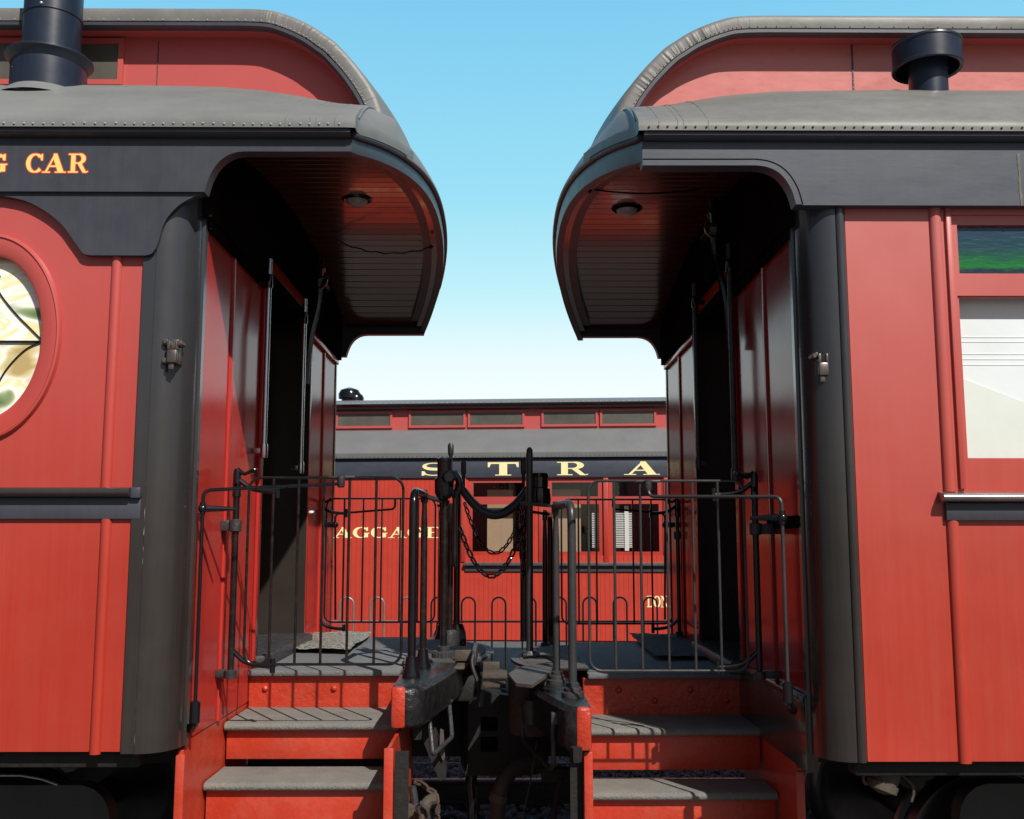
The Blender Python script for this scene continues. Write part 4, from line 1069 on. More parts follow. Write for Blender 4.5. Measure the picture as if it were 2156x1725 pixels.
hp = [UX(1658, 1450, xh), UX(1646, 1046, xh)]; hp[1].y = hp[0].y = (hp[0].y + hp[1].y) / 2
P_ = [hp[0], hp[1], UY(1366, 1046, GY - .03), UY(1364, 1016, GY - .025)]
jb = UX(1651, 1090, xh); jb.y = hp[0].y
stay(rr_, P_, [(jb, .0185)], .0065, 'grey_rail', 1)
bm = nbm(); c = UY(1364, 1022, GY - .02); lathe(bm, c, [(.010, -.025), (.015, -.018), (.015, .018), (.010, .02)], 12); box(bm, c.x - .05, c.x + .05, GY - .012, GY + .012, c.z + .012, c.z + .02, .002); obj('stay_socket', bm, 'iron', rr_)
# far side stays
for root, s_, px0, px1 in ((rl, -1, 706, 832), (rr_, 1, 1400, 1290)):
    y = GYF + .12
    pts = [UY(px0, 1305, y), UY(px0, 1082, y), UY(px1, 1072, GYF + .03), UY(px1, 1052, GYF + .03)]
    bm = nbm(); tube(bm, bend(pts, .03), .0065, 8); b = UY(px0, 1105, y); ball(bm, b, .02, 2); tube(bm, [b, b + Vector((s_ * .14, 0, 0))], .016, 8); obj('hand_rail', bm, 'gloss_black', root)

# U-shaped tail rails on the end beams
def tail_rail(root, s, base1, base2, z_b1, z_b2, z_top, barend, mt, bell):
    """thick bent tube + slimmer post behind, joined by a flat bar that runs to the brake staff"""
    for fy, near in ((lambda y: y, True), (far, False)):
        b1 = Vector((base1[0], fy(base1[1]), z_b1)); b2 = Vector((base2[0], fy(base2[1]), z_b2))
        top2 = Vector((b2.x, b2.y, z_top))
        bm = nbm(); d = fy(1) == 1
        pts = bend([b1, Vector((b1.x, b1.y, z_top + .005)), top2 + Vector((0, 0, .005))], .075, 10)
        tube(bm, pts, .0168, 14)
        o = obj('tail_rail', bm, mt[0] if near else 'gloss_black', root)
        bm = nbm(); tube(bm, [b2, b2.lerp(top2, .8), b2.lerp(top2, .93), top2], [.0155, .0145, .011, .011], 12); lathe(bm, top2, [(.015, -.03), (.017, -.01), (.012, .012), (.012, .024)], 10); obj('rail_post', bm, mt[1] if near else 'gloss_black', o)
        e = Vector((barend[0], fy(barend[1]), barend[2]))
        bm = nbm(); tube(bm, [top2 + Vector((0, 0, .006)), top2.lerp(e, .5) + Vector((0, 0, .004)), e], .022, 8, squash=1); 
        for v in bm.verts: 
            pass
        bm.free(); bm = nbm()
        dirv = (e - top2); dirv.z = 0; dirv.normalize(); nx = Vector((-dirv.y, dirv.x, 0)) * .018
        qs = []
        for p in (top2 - dirv * .02, e + dirv * .02):
            for off in (nx, -nx):
                for h in (-.006, .008): qs.append(bm.verts.new(p + off + Vector((0, 0, h))))
        for f in ((0, 1, 3, 2), (4, 6, 7, 5), (0, 4, 5, 1), (2, 3, 7, 6), (0, 2, 6, 4), (1, 5, 7, 3)): bm.faces.new([qs[i] for i in f])
        obj('flat_bar', bm, 'iron' if near else 'gloss_black', o)
        for b, r in ((b1, .0168), (b2, .0155)):
            bm = nbm()
            if bell: lathe(bm, b, [(r + .019, -.004), (r + .020, .006), (r + .011, .03), (r + .006, .06), (r + .005, .075), (r, .078)], 20)
            else: lathe(bm, b, [(r + .027, -.004), (r + .027, .012), (r + .023, .016), (r + .018, .017), (r + .018, .029), (r + .014, .033), (r + .009, .034), (r + .009, .046), (r + .004, .05), (r, .052)], 20)
            obj('base_flange', bm, 'gloss_black' if bell else 'iron', o)
zL = LEFT['beam'][4] + .004; zR = RIGHT['beam'][4] + .004
a1 = UZ(866, 1424, zL); a2 = UZ(890, 1405, zL); zt1 = UY(880, 1037, a1.y).z; be = UY(934, 1058, 4.5)
tail_rail(rl, -1, (a1.x, a1.y), (a2.x, a2.y), zL, zL, zt1, (be.x, 4.5, be.z), ('gloss_black', 'worn_black'), True)
b1_ = UZ(1206, 1465, zR); b2_ = UZ(1172, 1438, zR); zt2 = UY(1200, 1062, b1_.y).z; be2 = UY(1108, 1060, 4.5)
tail_rail(rr_, 1, (b1_.x, b1_.y), (b2_.x, b2_.y), zR, zR, zt2, (be2.x, 4.5, be2.z), ('grey_rail', 'grey_rail'), False)

# brake staffs and grips at the middle of each platform end
def staff(root, px_b, px_t, y, rad, mt, name='brake_staff'):
    b = UY(px_b[0], px_b[1], y); t = UY(px_t[0], px_t[1], y); x = (b.x + t.x) / 2
    b.x = t.x = x
    bm = nbm(); tube(bm, [b, t], rad, 12); return obj(name, bm, mt, root), b, t
zL2 = 1.2
st1, b, t = staff(rl, (931, 1372), (939, 1050), 4.5, .0145, 'worn_black')
bm = nbm(); lathe(bm, b, [(.035, -.026), (.047, -.024), (.047, .0), (.045, .002), (.027, .004), (.027, .022), (.016, .024)], 20)
for k in range(20):
    a = R(18 * k); box(bm, b.x + .046 * math.cos(a) - .004, b.x + .046 * math.cos(a) + .004, b.y + .046 * math.sin(a) - .004, b.y + .046 * math.sin(a) + .004, b.z - .024, b.z)
obj('ratchet', bm, 'iron', st1)
hz = UY(937, 1046, 4.47); ht = UY(935, 966, 4.47); hr = UY(937, 1000, 4.47)
bm = nbm(); h = ht.z - hz.z
lathe(bm, (hr.x - .003, 4.47, hz.z), [(.02, -.01), (.034, .0), (.041, .015), (.042, h * .45), (.036, h * .5), (.031, h * .52), (.031, h * .9), (.035, h * .95), (.034, h), (.026, h + .004)], 28)
lathe(bm, (hr.x + .02, 4.47 - .045, hz.z + h * .5), [(.028, .02), (.03, .0), (.02, -.012)], 14, axis='y')
obj('brake_housing', bm, 'gloss_black', st1)
st1b, b, t = staff(rl, (947, 1350), (948, 1060), 4.75, .0145, 'worn_black', 'rail_post')
bm = nbm(); lathe(bm, b, [(.036, -.02), (.04, .0), (.034, .04), (.024, .05)], 16); obj('base_flange', bm, 'iron', st1b)
st1c, b, t = staff(rl, (958, 1345), (966, 1020), 4.95, .0155, 'gloss_black', 'gangway_post')
bm = nbm(); lathe(bm, b, [(.05, -.03), (.045, .03), (.03, .07)], 16); obj('base_flange', bm, 'gloss_black', st1c)
# hanging tommy bar beside the left staff
p0, p1, p2 = UY(958, 1045, 4.55), UY(957, 1195, 4.55), UY(957, 1160, 4.55)
bm = nbm(); tube(bm, [p0, p0.lerp(p1, .5), p2, p2 + Vector((0, 0, -.01)), p1 + Vector((0, 0, .02)), p1], [.011, .011, .010, .014, .0155, .006], 12); ball(bm, p0, .016, 2); obj('brake_lever', bm, 'gloss_black', st1)
bm = nbm(); q = UY(955, 1005, 4.52); tube(bm, bend([q + Vector((-.05, 0, .02)), q + Vector((.0, -.02, .025)), q + Vector((.03, 0, -.02)), p0], .03), .016, 10); obj('brake_arm', bm, 'gloss_black', st1)
st2, b, t = staff(rr_, (1113, 1375), (1117, 955), 4.6, .0155, 'grey_rail')
bm = nbm(); lathe(bm, b, [(.034, -.02), (.036, .0), (.03, .01)], 16); tube(bm, bend([b + Vector((-.03, -.03, -.012)), b + Vector((.06, -.02, -.004)), b + Vector((.11, -.03, -.03))], .03), .012, 8); obj('pawl', bm, 'iron', st2)
bm = nbm(); q0, q1 = UY(1135, 1052, 4.72), UY(1135, 1012, 4.72); lathe(bm, q0, [(.05, -.03), (.055, .0), (.05, .05), (.042, .055), (.042, .10), (.046, .105), (.04, .12)], 20); obj('brake_housing', bm, 'gloss_black', st2)
st2b, b, t = staff(rr_, (1102, 1350), (1104, 1040), 4.95, .018, 'gloss_black', 'gangway_post')
bm = nbm(); p0, p1 = UY(1101, 1090, 4.9), UY(1101, 1190, 4.9); tube(bm, [p0, p0.lerp(p1, .8), p1], [.016, .018, .01], 10); obj('brake_lever', bm, 'gloss_black', st2b)
# grips standing above the staffs
def grip(root, px, py0, py1, y, r):
    a, b = UY(px, py1, y), UY(px, py0, y); L_ = (b.z - a.z)
    bm = nbm(); tube(bm, [a - Vector((0, 0, .09)), a, a + Vector((0, 0, .004)), a.lerp(b, .2), a.lerp(b, .85), b], [.008, .008, .011, r, r * 1.05, r * .45], 12, squash=.6)
    return obj('grip', bm, 'pillar', root)
grip(st1, 949, 933, 960, 4.5, .0125); grip(st2, 1115, 942, 980, 4.6, .0135)
grip(st1c, 976, 970, 1000, 4.9, .012); grip(st2b, 1102, 966, 1000, 4.9, .013)

# padded rope barrier and chains between the coaches: things of their own
a, b = UY(968, 1022, 4.72), UY(1116, 1022, 4.72)
bm = nbm(); pp = sag(a, b, .138, 26); tube(bm, pp, [.010] + [.0185] * 25 + [.010], 14)
tube(bm, [p + Vector((0, .012, .012)) for p in pp[2:-2]], .014, 10)
obj('padded_rope', bm, 'rope', cat='rope barrier', label='thick black padded rope sagging between the two brake posts above the chains')
a, b = UY(978, 1058, 4.85), UY(1104, 1062, 4.85)
obj('safety_chain', chain_bm(sag(a, b, .232), .036, .024, .0038), 'gloss_black', cat='chain', label='upper, thinner black chain slung between the brake posts in front of the window', group='chains across the gangway')
a, b = UY(968, 1110, 4.62), UY(1106, 1092, 4.62)
obj('safety_chain', chain_bm(sag(a, b, .235), .045, .030, .0050), 'gloss_black', cat='chain', label='lower, heavier black chain hanging deepest between the brake posts', group='chains across the gangway')
a, b = UY(1096, 1075, 4.66), UY(1100, 1215, 4.66)
obj('safety_chain', chain_bm([a, a.lerp(b, .5) + Vector((.006, 0, 0)), b, b + Vector((.012, 0, .05)), a + Vector((.022, 0, -.1))], .036, .022, .0042), 'gloss_black', cat='chain', label='doubled black chain hanging straight down beside the right brake post', group='chains across the gangway')

# ------------------------------------------------------------------ door mats
def door_mat(px, z, m, label, group, th=.014):
    c = [UZ(a, b, z) for a, b in px]
    bm = nbm(); n, k = 26, 26; rows = []; rows2 = []
    for i in range(n + 1):
        u = i / n; row = []
        for j in range(k + 1):
            v = j / k
            p = c[0] * (1 - u) * (1 - v) + c[3] * u * (1 - v) + c[1] * (1 - u) * v + c[2] * u * v
            ed = min(u, 1 - u, v, 1 - v)
            lift = (1 if m == 'mat_l' else .25) * (.007 + .010 * math.sin(u * 8 + 1) * (1 - u) + .006 * math.sin(v * 7)) + random.uniform(0, .004)
            jx = random.uniform(-.004, .004) if ed < .01 else 0
            row.append((p.x + jx, p.y + jx, z + th + max(-.004, lift)))
        rows.append(row)
    grid(bm, rows)
    return obj('door_mat', bm, m, cat='door mat', label=label, smooth=60)
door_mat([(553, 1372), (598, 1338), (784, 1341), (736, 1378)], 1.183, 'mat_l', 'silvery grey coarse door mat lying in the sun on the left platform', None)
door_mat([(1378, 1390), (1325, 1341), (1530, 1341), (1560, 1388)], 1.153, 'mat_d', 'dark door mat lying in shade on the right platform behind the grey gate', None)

# ------------------------------------------------------------------ brackets, levers, hoses around the coupling
bm = nbm(); v = UY(978, 1382, 4.62); box(bm, UY(957, 1380, 4.62).x, UY(993, 1380, 4.62).x, 4.62, 4.64, UY(978, 1398, 4.62).z, UY(978, 1369, 4.62).z, .004); box(bm, UY(957, 1380, 4.62).x, UY(980, 1380, 4.62).x, 4.5, 4.62, UY(978, 1398, 4.62).z - .01, UY(978, 1398, 4.62).z, .003); obj('gangway_bracket', bm, 'tan_iron', rl)
bm = nbm(); tube(bm, bend([UY(1000, 1372, 4.55), UY(992, 1400, 4.5), UY(1008, 1440, 4.5), UY(1006, 1478, 4.5)], .04), .016, 8, squash=.5); box(bm, UY(994, 1370, 4.55).x, UY(1003, 1370, 4.55).x, 4.52, 4.8, UY(998, 1400, 4.55).z, UY(998, 1366, 4.55).z, .004); obj('hook_bar', bm, 'iron', rl)
bm = nbm(); x0, x1 = UY(1016, 1400, 4.4).x, UY(1052, 1400, 4.4).x; box(bm, x0, x1, 4.48, 4.50, UY(1030, 1415, 4.48).z, UY(1030, 1394, 4.48).z, .003); x1b = UY(1068, 1420, 4.4).x; box(bm, x0 - .0, x1b, 4.36, 4.5, UY(1030, 1428, 4.38).z, UY(1030, 1428, 4.38).z + .022, .003); obj('gangway_bracket', bm, 'tan_iron', rr_)
bm = nbm(); zz = UY(1090, 1410, 4.35).z
pts = [UZ(a, b, zz) for a, b in ((1070, 1418), (1086, 1438), (1120, 1442), (1160, 1415), (1165, 1392), (1095, 1404))]
plate(bm, [(p.x, p.y) for p in pts], [], zz - .012, zz, 'xy'); obj('tread_plate', bm, 'apron', rr_)
# coupler castings
bm = nbm(); yk = 4.66
plate(bm, [(-.16, .70), (.12, .70), (.14, 1.02), (-.10, 1.06), (-.16, 1.0)], [[(UY(1012, 1560, yk).x, .80), (UY(1048, 1560, yk).x, .80), (UY(1048, 1560, yk).x, .865), (UY(1012, 1560, yk).x, .865)], [(UY(1012, 1560, yk).x, .89), (UY(1048, 1560, yk).x, .89), (UY(1048, 1560, yk).x, .95), (UY(1012, 1560, yk).x, .95)]], yk, yk + .16); obj('coupler_knuckle', bm, 'dark_under', rl)
bm = nbm(); c = UY(1105, 1480, 4.5); lathe(bm, (c.x + .03, 4.5, .90), [(.03, 0), (.09, .01), (.10, .05), (.10, .26), (.07, .28)], 24); obj('buffer_casting', bm, 'rust', rr_)
bm = nbm(); c = UY(1118, 1500, 4.35); lathe(bm, (c.x, 4.35, c.z), [(.02, -.05), (.035, -.045), (.04, .05), (.025, .06)], 16); obj('cylinder_pot', bm, 'iron', rr_)
bm = nbm()
for (px, py, w_, h_, y) in ((985, 1450, 60, 10, 4.75), (975, 1470, 50, 14, 4.75), (1090, 1445, 40, 8, 4.8), (1030, 1445, 70, 8, 4.8), (1040, 1468, 60, 12, 4.9), (960, 1440, 24, 10, 4.7)):
    a_, b_ = UY(px - w_ / 2, py + h_ / 2, y), UY(px + w_ / 2, py - h_ / 2, y); box(bm, a_.x, b_.x, y, y + .1, a_.z, b_.z, .004)
obj('draft_plates', bm, 'rust', rl)
# uncoupling levers
yy = LEFT['beam'][2] + .05
bm = nbm(); pts = [UY(903, 1503, 4.1), UY(911, 1590, 4.05), UY(952, 1552, 4.3), UY(946, 1485, 4.35)]
tube(bm, bend(pts, .02), .009, 8); o = obj('uncoupling_lever', bm, 'iron', rl)
bm = nbm(); lathe(bm, UY(905, 1500, 4.08), [(.024, .05), (.024, -.0), (.018, -.012), (.006, -.018)], 6, axis='y'); obj('bolt', bm, 'iron', o); bm = nbm(); lathe(bm, UY(942, 1478, 4.36), [(.022, .05), (.022, .0), (.016, -.01)], 6, axis='y'); obj('bolt', bm, 'iron', o)
bm = nbm(); plate(bm, [(UY(px, py, 4.3).x, UY(px, py, 4.3).z) for px, py in ((872, 1515), (905, 1500), (928, 1575), (940, 1622), (938, 1640), (926, 1645), (915, 1620))], [], 4.3, 4.36); hs = obj('hanger_strut', bm, 'dark_under', rl)
bm = nbm(); plate(bm, [(UY(px, py, 4.29).x, UY(px, py, 4.29).z) for px, py in ((927, 1535), (934, 1538), (937, 1595), (933, 1602), (925, 1585))], [], 4.285, 4.298); obj('lit_strip', bm, 'tan_iron', hs)  # lit edge of the strut, put in as a paler strip
bm = nbm(); pts = [UY(1168, 1505, 3.95), UY(1164, 1530, 3.95), UY(1166, 1610, 3.95), UY(1160, 1620, 4.1), UY(1100, 1560, 4.4), UY(1098, 1480, 4.45)]
tube(bm, bend(pts, .03), .009, 8); box(bm, UY(1160, 1510, 3.95).x, UY(1180, 1510, 3.95).x, 3.94, 3.97, UY(1170, 1525, 3.95).z, UY(1170, 1500, 3.95).z, .004); obj('uncoupling_lever', bm, 'iron', rr_)
# bolts under the beams
for root, c in ((rl, UY(876, 1545, 3.99)), (rr_, UY(1213, 1592, 3.74))):
    bm = nbm(); lathe(bm, c, [(.02, -.02), (.022, .0), (.022, .03)], 6); obj('beam_bolt', bm, 'dark_under', root)
# air hoses
bm = nbm(); pts = [UY(1130, 1600, 4.6), UY(1085, 1612, 4.55), UY(1055, 1650, 4.5), UY(1048, 1690, 4.5), UY(1045, 1760, 4.5), UY(1052, 1840, 4.5)]
tube(bm, bend(pts, .06), .034, 14); h = obj('air_hose', bm, 'brown_hose', rr_)
bm = nbm(); c0, c1 = UY(1050, 1672, 4.5), UY(1046, 1688, 4.5); tube(bm, [c0 + Vector((.003, 0, 0)), c1], .038, 14); obj('hose_clip', bm, 'tan_iron', h)
bm = nbm(); tube(bm, bend([UY(1000, 1600, 4.7), UY(990, 1640, 4.7), UY(996, 1700, 4.7), UY(1002, 1850, 4.7)], .06), .026, 12); obj('air_hose', bm, 'gloss_black', rl)
bm = nbm(); tube(bm, bend([UY(1130, 1560, 4.5), UY(1118, 1640, 4.5), UY(1098, 1730, 4.5), UY(1090, 1800, 4.5)], .06), .003, 6); obj('trip_wire', bm, 'iron', rr_)
bm = nbm(); tube(bm, bend([UY(1180, 1640, 4.4), UY(1172, 1680, 4.4), UY(1160, 1760, 4.4)], .05), .012, 8); box(bm, UY(1140, 1630, 4.4).x, UY(1200, 1630, 4.4).x, 4.4, 4.44, UY(1170, 1648, 4.4).z, UY(1170, 1618, 4.4).z, .004); obj('brake_rigging', bm, 'dark_under', rr_)
# brake rod and hanger at the foot of the left steps
yb = 3.9
bm = nbm(); plate(bm, [(UY(px, py, yb).x, UY(px, py, yb).z) for px, py in ((846, 1640), (856, 1640), (860, 1695), (880, 1705), (884, 1780), (846, 1780))], [], yb, yb + .03); o = obj('brake_hanger', bm, 'tan_iron', rl)
bm = nbm(); tube(bm, bend([UY(868, 1790, yb - .02), UY(892, 1735, yb - .02), UY(893, 1700, yb - .01), UY(903, 1685, yb), UY(920, 1682, yb)], .04), .021, 10); obj('brake_rod', bm, 'tan_iron', o)
bm = nbm(); tube(bm, [UY(882, 1712, yb - .04), UY(878, 1700, yb - .045), UY(884, 1690, yb - .045), UY(900, 1705, yb - .045), UY(903, 1722, yb - .04), UY(890, 1730, yb - .03)], .008, 8); obj('shackle', bm, 'iron', o)
bm = nbm(); tube(bm, [UY(868, 1655, yb + .08), UY(880, 1740, yb + .08)], .015, 8); obj('hanger_rod', bm, 'iron', o)
pth = [UY(874, 1646, 4.0), UY(890, 1652, 3.97), UY(902, 1662, 3.95), UY(917, 1672, 3.93), UY(921, 1700, 3.92), UY(921, 1760, 3.92)]
obj('rusty_chain', chain_bm(pth, .046, .028, .0058), 'rust', cat='chain', label='short rusty chain hanging from the brake rod beside the left steps')
# hose coupling under the right coach
c = UY(1865, 1630, 3.58)
d = Vector((-.35, -.1, -.9)).normalized()
bm = nbm()
ps = [c + d * t for t in (-.09, -.05, -.05, -.02, -.02, .03, .03, .055, .055, .065)]
tube(bm, ps, [.052, .05, .056, .056, .048, .046, .052, .05, .04, .012], 20); o = obj('drain_coupling', bm, 'tan_iron', rr_)
for sg, nm in ((-1, 0), (1, 1)):
    e = c + Vector((sg * .05, -.01, .0)); bm = nbm()
    pts = [e, e + Vector((sg * .032, -.01, .012 if sg < 0 else -.03)), e + Vector((sg * .034, -.01, -.018 if sg < 0 else -.06)), e + Vector((sg * .024, -.01, -.03 if sg < 0 else -.085))]
    tube(bm, bend(pts, .012), .005, 6); obj('cam_lever', bm, 'tan_iron', o)
bm = nbm(); c2 = UY(1935, 1618, 3.62); box(bm, c2.x - .08, c2.x + .05, 3.6, 3.66, c2.z - .04, c2.z + .03, .02); lathe(bm, (c2.x - .03, 3.6, c2.z - .03), [(.03, 0), (.03, -.03), (.02, -.035)], 12, axis='y'); obj('underfloor_bracket', bm, 'dark_under', rr_)
bm = nbm(); c2 = UY(150, 1605, 3.62); plate(bm, [(c2.x - .09, c2.z + .035), (c2.x + .04, c2.z + .035), (c2.x + .02, c2.z - .025), (c2.x - .01, c2.z - .03)], [], 3.6, 3.66); obj('underfloor_bracket', bm, 'tan_iron', rl)

bm = nbm(); tube(bm, [UY(-60, 1636, 4.0), UY(0, 1632, 4.0), UY(45, 1632, 4.0), UY(90, 1640, 4.0), UY(122, 1652, 4.0)], .006, 8); obj('wheel_rim_line', bm, 'steel', rl)  # bright line of the wheel rim, added as a thin steel tube
# ------------------------------------------------------------------ coach in the background
BA = R(5.0); BO = UY(1058, 1139, 13.0); BO.z = 0
ex = Vector((math.cos(BA), -math.sin(BA), 0)); en = Vector((math.sin(BA), math.cos(BA), 0))   # en points away
def bxf(v): return BO + ex * v.x + en * v.y + Vector((0, 0, v.z))
def UB(px, py, d=0.0):
    x, y, z = ray(px, py); dv = Vector((x, y, z)); eye = Vector((0, 0, EYE))
    o = BO + en * d
    t = (o - Vector((eye.x, eye.y, 0))).dot(en) / Vector((x, y, 0)).dot(en)
    p = eye + dv * t; rel = p - o
    return (rel.dot(ex), p.z)
rb = thing('railway_coach', 'red boarded baggage coach seen through the gap, wide yellow letters on its black board', 'railway coach', bxf(Vector((0, 1.5, 0))))
XL, XR_ = -4.0, 5.5
zbt = .5
zk0 = UB(1058, 1006)[1]; zk1 = UB(1058, 967)[1]
wins = [(986, 1110), (1152, 1270), (1284, 1396)]
wz0, wz1 = UB(1100, 1170)[1], UB(1100, 1008)[1]
hl = []
for a, b in wins:
    xa, xb = UB(a, 1100)[0], UB(b, 1100)[0]; hl.append([(xa, wz0), (xb, wz0), (xb, wz1), (xa, wz1)])
bm = nbm(); plate(bm, [(XL, zbt), (XR_, zbt), (XR_, zk0 + .02), (XL, zk0 + .02)], hl, 0, .03)
# keep the object frame turned with the coach so the boards follow its side
def bobj(name, bm, m, parent, **k):
    return obj(name, bm, m, parent, xf=bxf, **k)
M['bg_red'].node_tree.nodes  # boards are laid along the object's x axis, the 5 degree turn is negligible
bobj('side_wall', bm, 'bg_red', rb)
bm = nbm(); box(bm, XL, XR_, -.025, .02, zk0, zk1, .003); lbb = bobj('letterboard', bm, 'black_r', rb)
for ch, a, b in (('S', 883, 944), ('T', 1027, 1092), ('R', 1173, 1238), ('A', 1314, 1389)):
    x0, z0 = UB(a, 1001.5, -.026); x1, z1 = UB(b, 973, -.026)
    bobj('letter', letter_bm(ch, x0, x1, UB(1058, 1001.5, -.026)[1], UB(1058, 973.5, -.026)[1], -.0285), 'gold_bg', lbb, label='yellow letter %s' % ch, smooth=0, norm=False)
for ch, a, b in (('B', 662, 698), ('A', 701, 741), ('G', 743, 778), ('G', 781, 816), ('A', 817, 857), ('G', 858, 892), ('E', 897, 929)):
    bobj('letter', letter_bm(ch, UB(a, 1120)[0], UB(b, 1120)[0], UB(800, 1133)[1], UB(800, 1110)[1], -.0035), 'gold_bg', rb, label='yellow letter %s' % ch, smooth=0, norm=False)
for ch, a, b in (('D', 1362, 1377), ('O', 1376, 1391), ('N', 1391, 1408), ('A', 1408, 1423)):
    bobj('letter', letter_bm(ch, UB(a, 1266)[0], UB(b, 1266)[0], UB(1390, 1279)[1], UB(1390, 1255)[1], -.0035), 'gold_bg', rb, label='small yellow letter %s' % ch, smooth=0, norm=False)
# windows of the background coach
for i, ((a, b), h) in enumerate(zip(wins, hl)):
    xa, xb = h[0][0], h[1][0]; t_ = .05; zm = UB(1058, 1046)[1]; zm2 = UB(1058, 1062)[1]
    bm = nbm(); plate(bm, [(xa, wz0), (xb, wz0), (xb, wz1), (xa, wz1)], [[(xa + t_, wz0 + .05), (xb - t_, wz0 + .05), (xb - t_, zm2), (xa + t_, zm2)], [(xa + t_ + .01, zm), (xb - t_ - .01, zm), (xb - t_ - .01, wz1 - .05), (xa + t_ + .01, wz1 - .05)]], .012, .045)
    w = bobj('window', bm, 'red', rb)
    bm = nbm()
    if i < 2:
        f0, f1 = (.30, .74) if i == 0 else (-.02, .60)
        box(bm, xa + (xb - xa) * f0, xa + (xb - xa) * f1, .16, .18, wz0 - .1, wz1 - .13)
        for k in range(14):
            zz = wz0 + .06 + k * .062
            for ff in ((.42, .55) if i == 0 else (.55,)): ball(bm, (xa + (xb - xa) * ff, .158, zz), .006)
        bobj('tan_partition', bm, 'tan_wall', w)
    if i >= 1:
        bm = nbm(); bx0, bx1 = (.80, .98) if i == 1 else (.02, .42)
        for k in range(20):
            zz = wz0 + .10 + k * .022; box(bm, xa + (xb - xa) * bx0, xa + (xb - xa) * bx1, .10, .108, zz, zz + .012)
        if i == 2: box(bm, xa + (xb - xa) * .28, xa + (xb - xa) * .36, .088, .096, wz0 + .06, zm2 - .02)
        bobj('slatted_blind', bm, 'white', w)
    bm = nbm()
    for (z0, z1) in ((wz0 + .04, zm2 + .01), (zm - .01, wz1 - .04)): box(bm, xa + .03, xb - .03, .03, .034, z0, z1)
    gm = M.get('clear')
    if gm is None:
        gm = bpy.data.materials.new('thin_window_glass'); gm.use_nodes = True; nt = gm.node_tree; nt.nodes.clear()
        o_ = nd(nt, 'ShaderNodeOutputMaterial'); mxs = nd(nt, 'ShaderNodeMixShader'); tr = nd(nt, 'ShaderNodeBsdfTransparent'); gl = nd(nt, 'ShaderNodeBsdfGlossy', Roughness=.03)
        mxs.inputs[0].default_value = .08; nt.links.new(tr.outputs[0], mxs.inputs[1]); nt.links.new(gl.outputs[0], mxs.inputs[2]); nt.links.new(mxs.outputs[0], o_.inputs[0]); M['clear'] = gm
    bobj('pane', bm, gm, w)
bm = nbm(); box(bm, XL, XR_, .9, .95, zbt, zk1); bobj('inner_partition', bm, 'inside', rb)
xs_ = UB(978, 1188)[0]
bm = nbm(); box(bm, xs_, XR_, -.06, .02, UB(1058, 1191)[1], UB(1058, 1184)[1], .006); sb_ = bobj('window_sill', bm, 'sill', rb)
bm = nbm(); box(bm, xs_ + .01, XR_, -.02, .01, UB(1058, 1203)[1], UB(1058, 1191)[1] - .001); bobj('sill_apron', bm, 'black', sb_)
for px in (976, 1139, 1276, 1404):
    x = UB(px, 1100)[0]; bm = nbm(); box(bm, x - .03, x + .03, -.015, .02, wz0 - .08, zk0 - .001, .003); bobj('batten', bm, 'red', rb)
# roofs of the background coach
ze = zk1
zj0 = UB(1058, 904, .5)[1]; zj1 = UB(1058, 860, .5)[1]; ztop_b = UB(1058, 846, .45)[1]
bm = nbm(); extrude_x(bm, [(.05, ze - .005), (-.05, ze + .0), (-.055, ze + .02), (.05, ze + .02)], XL, XR_); bobj('cornice', bm, 'gloss_black', rb)
bm = nbm(); pr = [(-.06, ze + .02), (-.065, ze + .08)]
for k in range(1, 9):
    t = k / 8; pr.append((-.065 + (.5 + .065) * t, ze + .08 + (zj0 - ze - .08) * (1 - (1 - t) ** 1.5)))
extrude_x(bm, pr, XL, XR_, closed=False); bobj('lower_roof', bm, M['roof_bg'], rb)
bm = nbm()
x = XL
while x < XR_: ball(bm, (x, -.066, ze + .035), .006); x += .055
bobj('nail_row', bm, 'nail_dark', rb, kind='stuff')
cw_h = [(712, 822), (866, 976), (990, 1100), (1145, 1254), (1268, 1377)]
zc0, zc1 = UB(1058, 895, .5)[1], UB(1058, 869, .5)[1]
bm = nbm(); box(bm, XL, XR_, .5, .54, zj0 - .05, zj1 + .05); cwb = bobj('clerestory_wall', bm, 'red', rb)
for a, b in cw_h:
    xa, xb = UB(a, 882, .5)[0], UB(b, 882, .5)[0]
    bm = nbm(); plate(bm, [(xa - .03, zc0 - .03), (xb + .03, zc0 - .03), (xb + .03, zc1 + .03), (xa - .03, zc1 + .03)], [[(xa, zc0), (xb, zc0), (xb, zc1), (xa, zc1)]], .475, .4985); w = bobj('clerestory_window', bm, 'red', rb)
    bm = nbm(); box(bm, xa - .005, xb + .005, .488, .494, zc0 - .005, zc1 + .005); bobj('pane', bm, 'grey_glass', w)
bm = nbm(); pr = [(.52, zj1), (.42, zj1), (.41, zj1 + .05), (.40, zj1 + .055), (.395, ztop_b - .02), (.43, ztop_b), (.9, ztop_b + .10), (1.5, ztop_b + .13), (2.1, ztop_b + .10), (2.6, ztop_b), (2.6, zj1)]
extrude_x(bm, pr[2:], XL, XR_, closed=False); upb = bobj('upper_roof', bm, M['roof_bg'], rb)
bm = nbm(); extrude_x(bm, [(.52, zj1 - .005), (.42, zj1 - .005), (.40, zj1 + .012), (.52, zj1 + .014)], XL, XR_); bobj('drip_moulding', bm, 'gloss_black', upb)
bm = nbm(); x = XL
while x < XR_: ball(bm, (x, .394, zj1 + .068), .008); x += .075
bobj('nail_row', bm, 'nail', upb, kind='stuff')
bm = nbm(); box(bm, XL, XR_, .02, 3.0, zbt - .02, zbt + .02); box(bm, XL, XR_, 2.97, 3.0, zbt, zk1); bobj('body_shell', bm, 'red', rb)
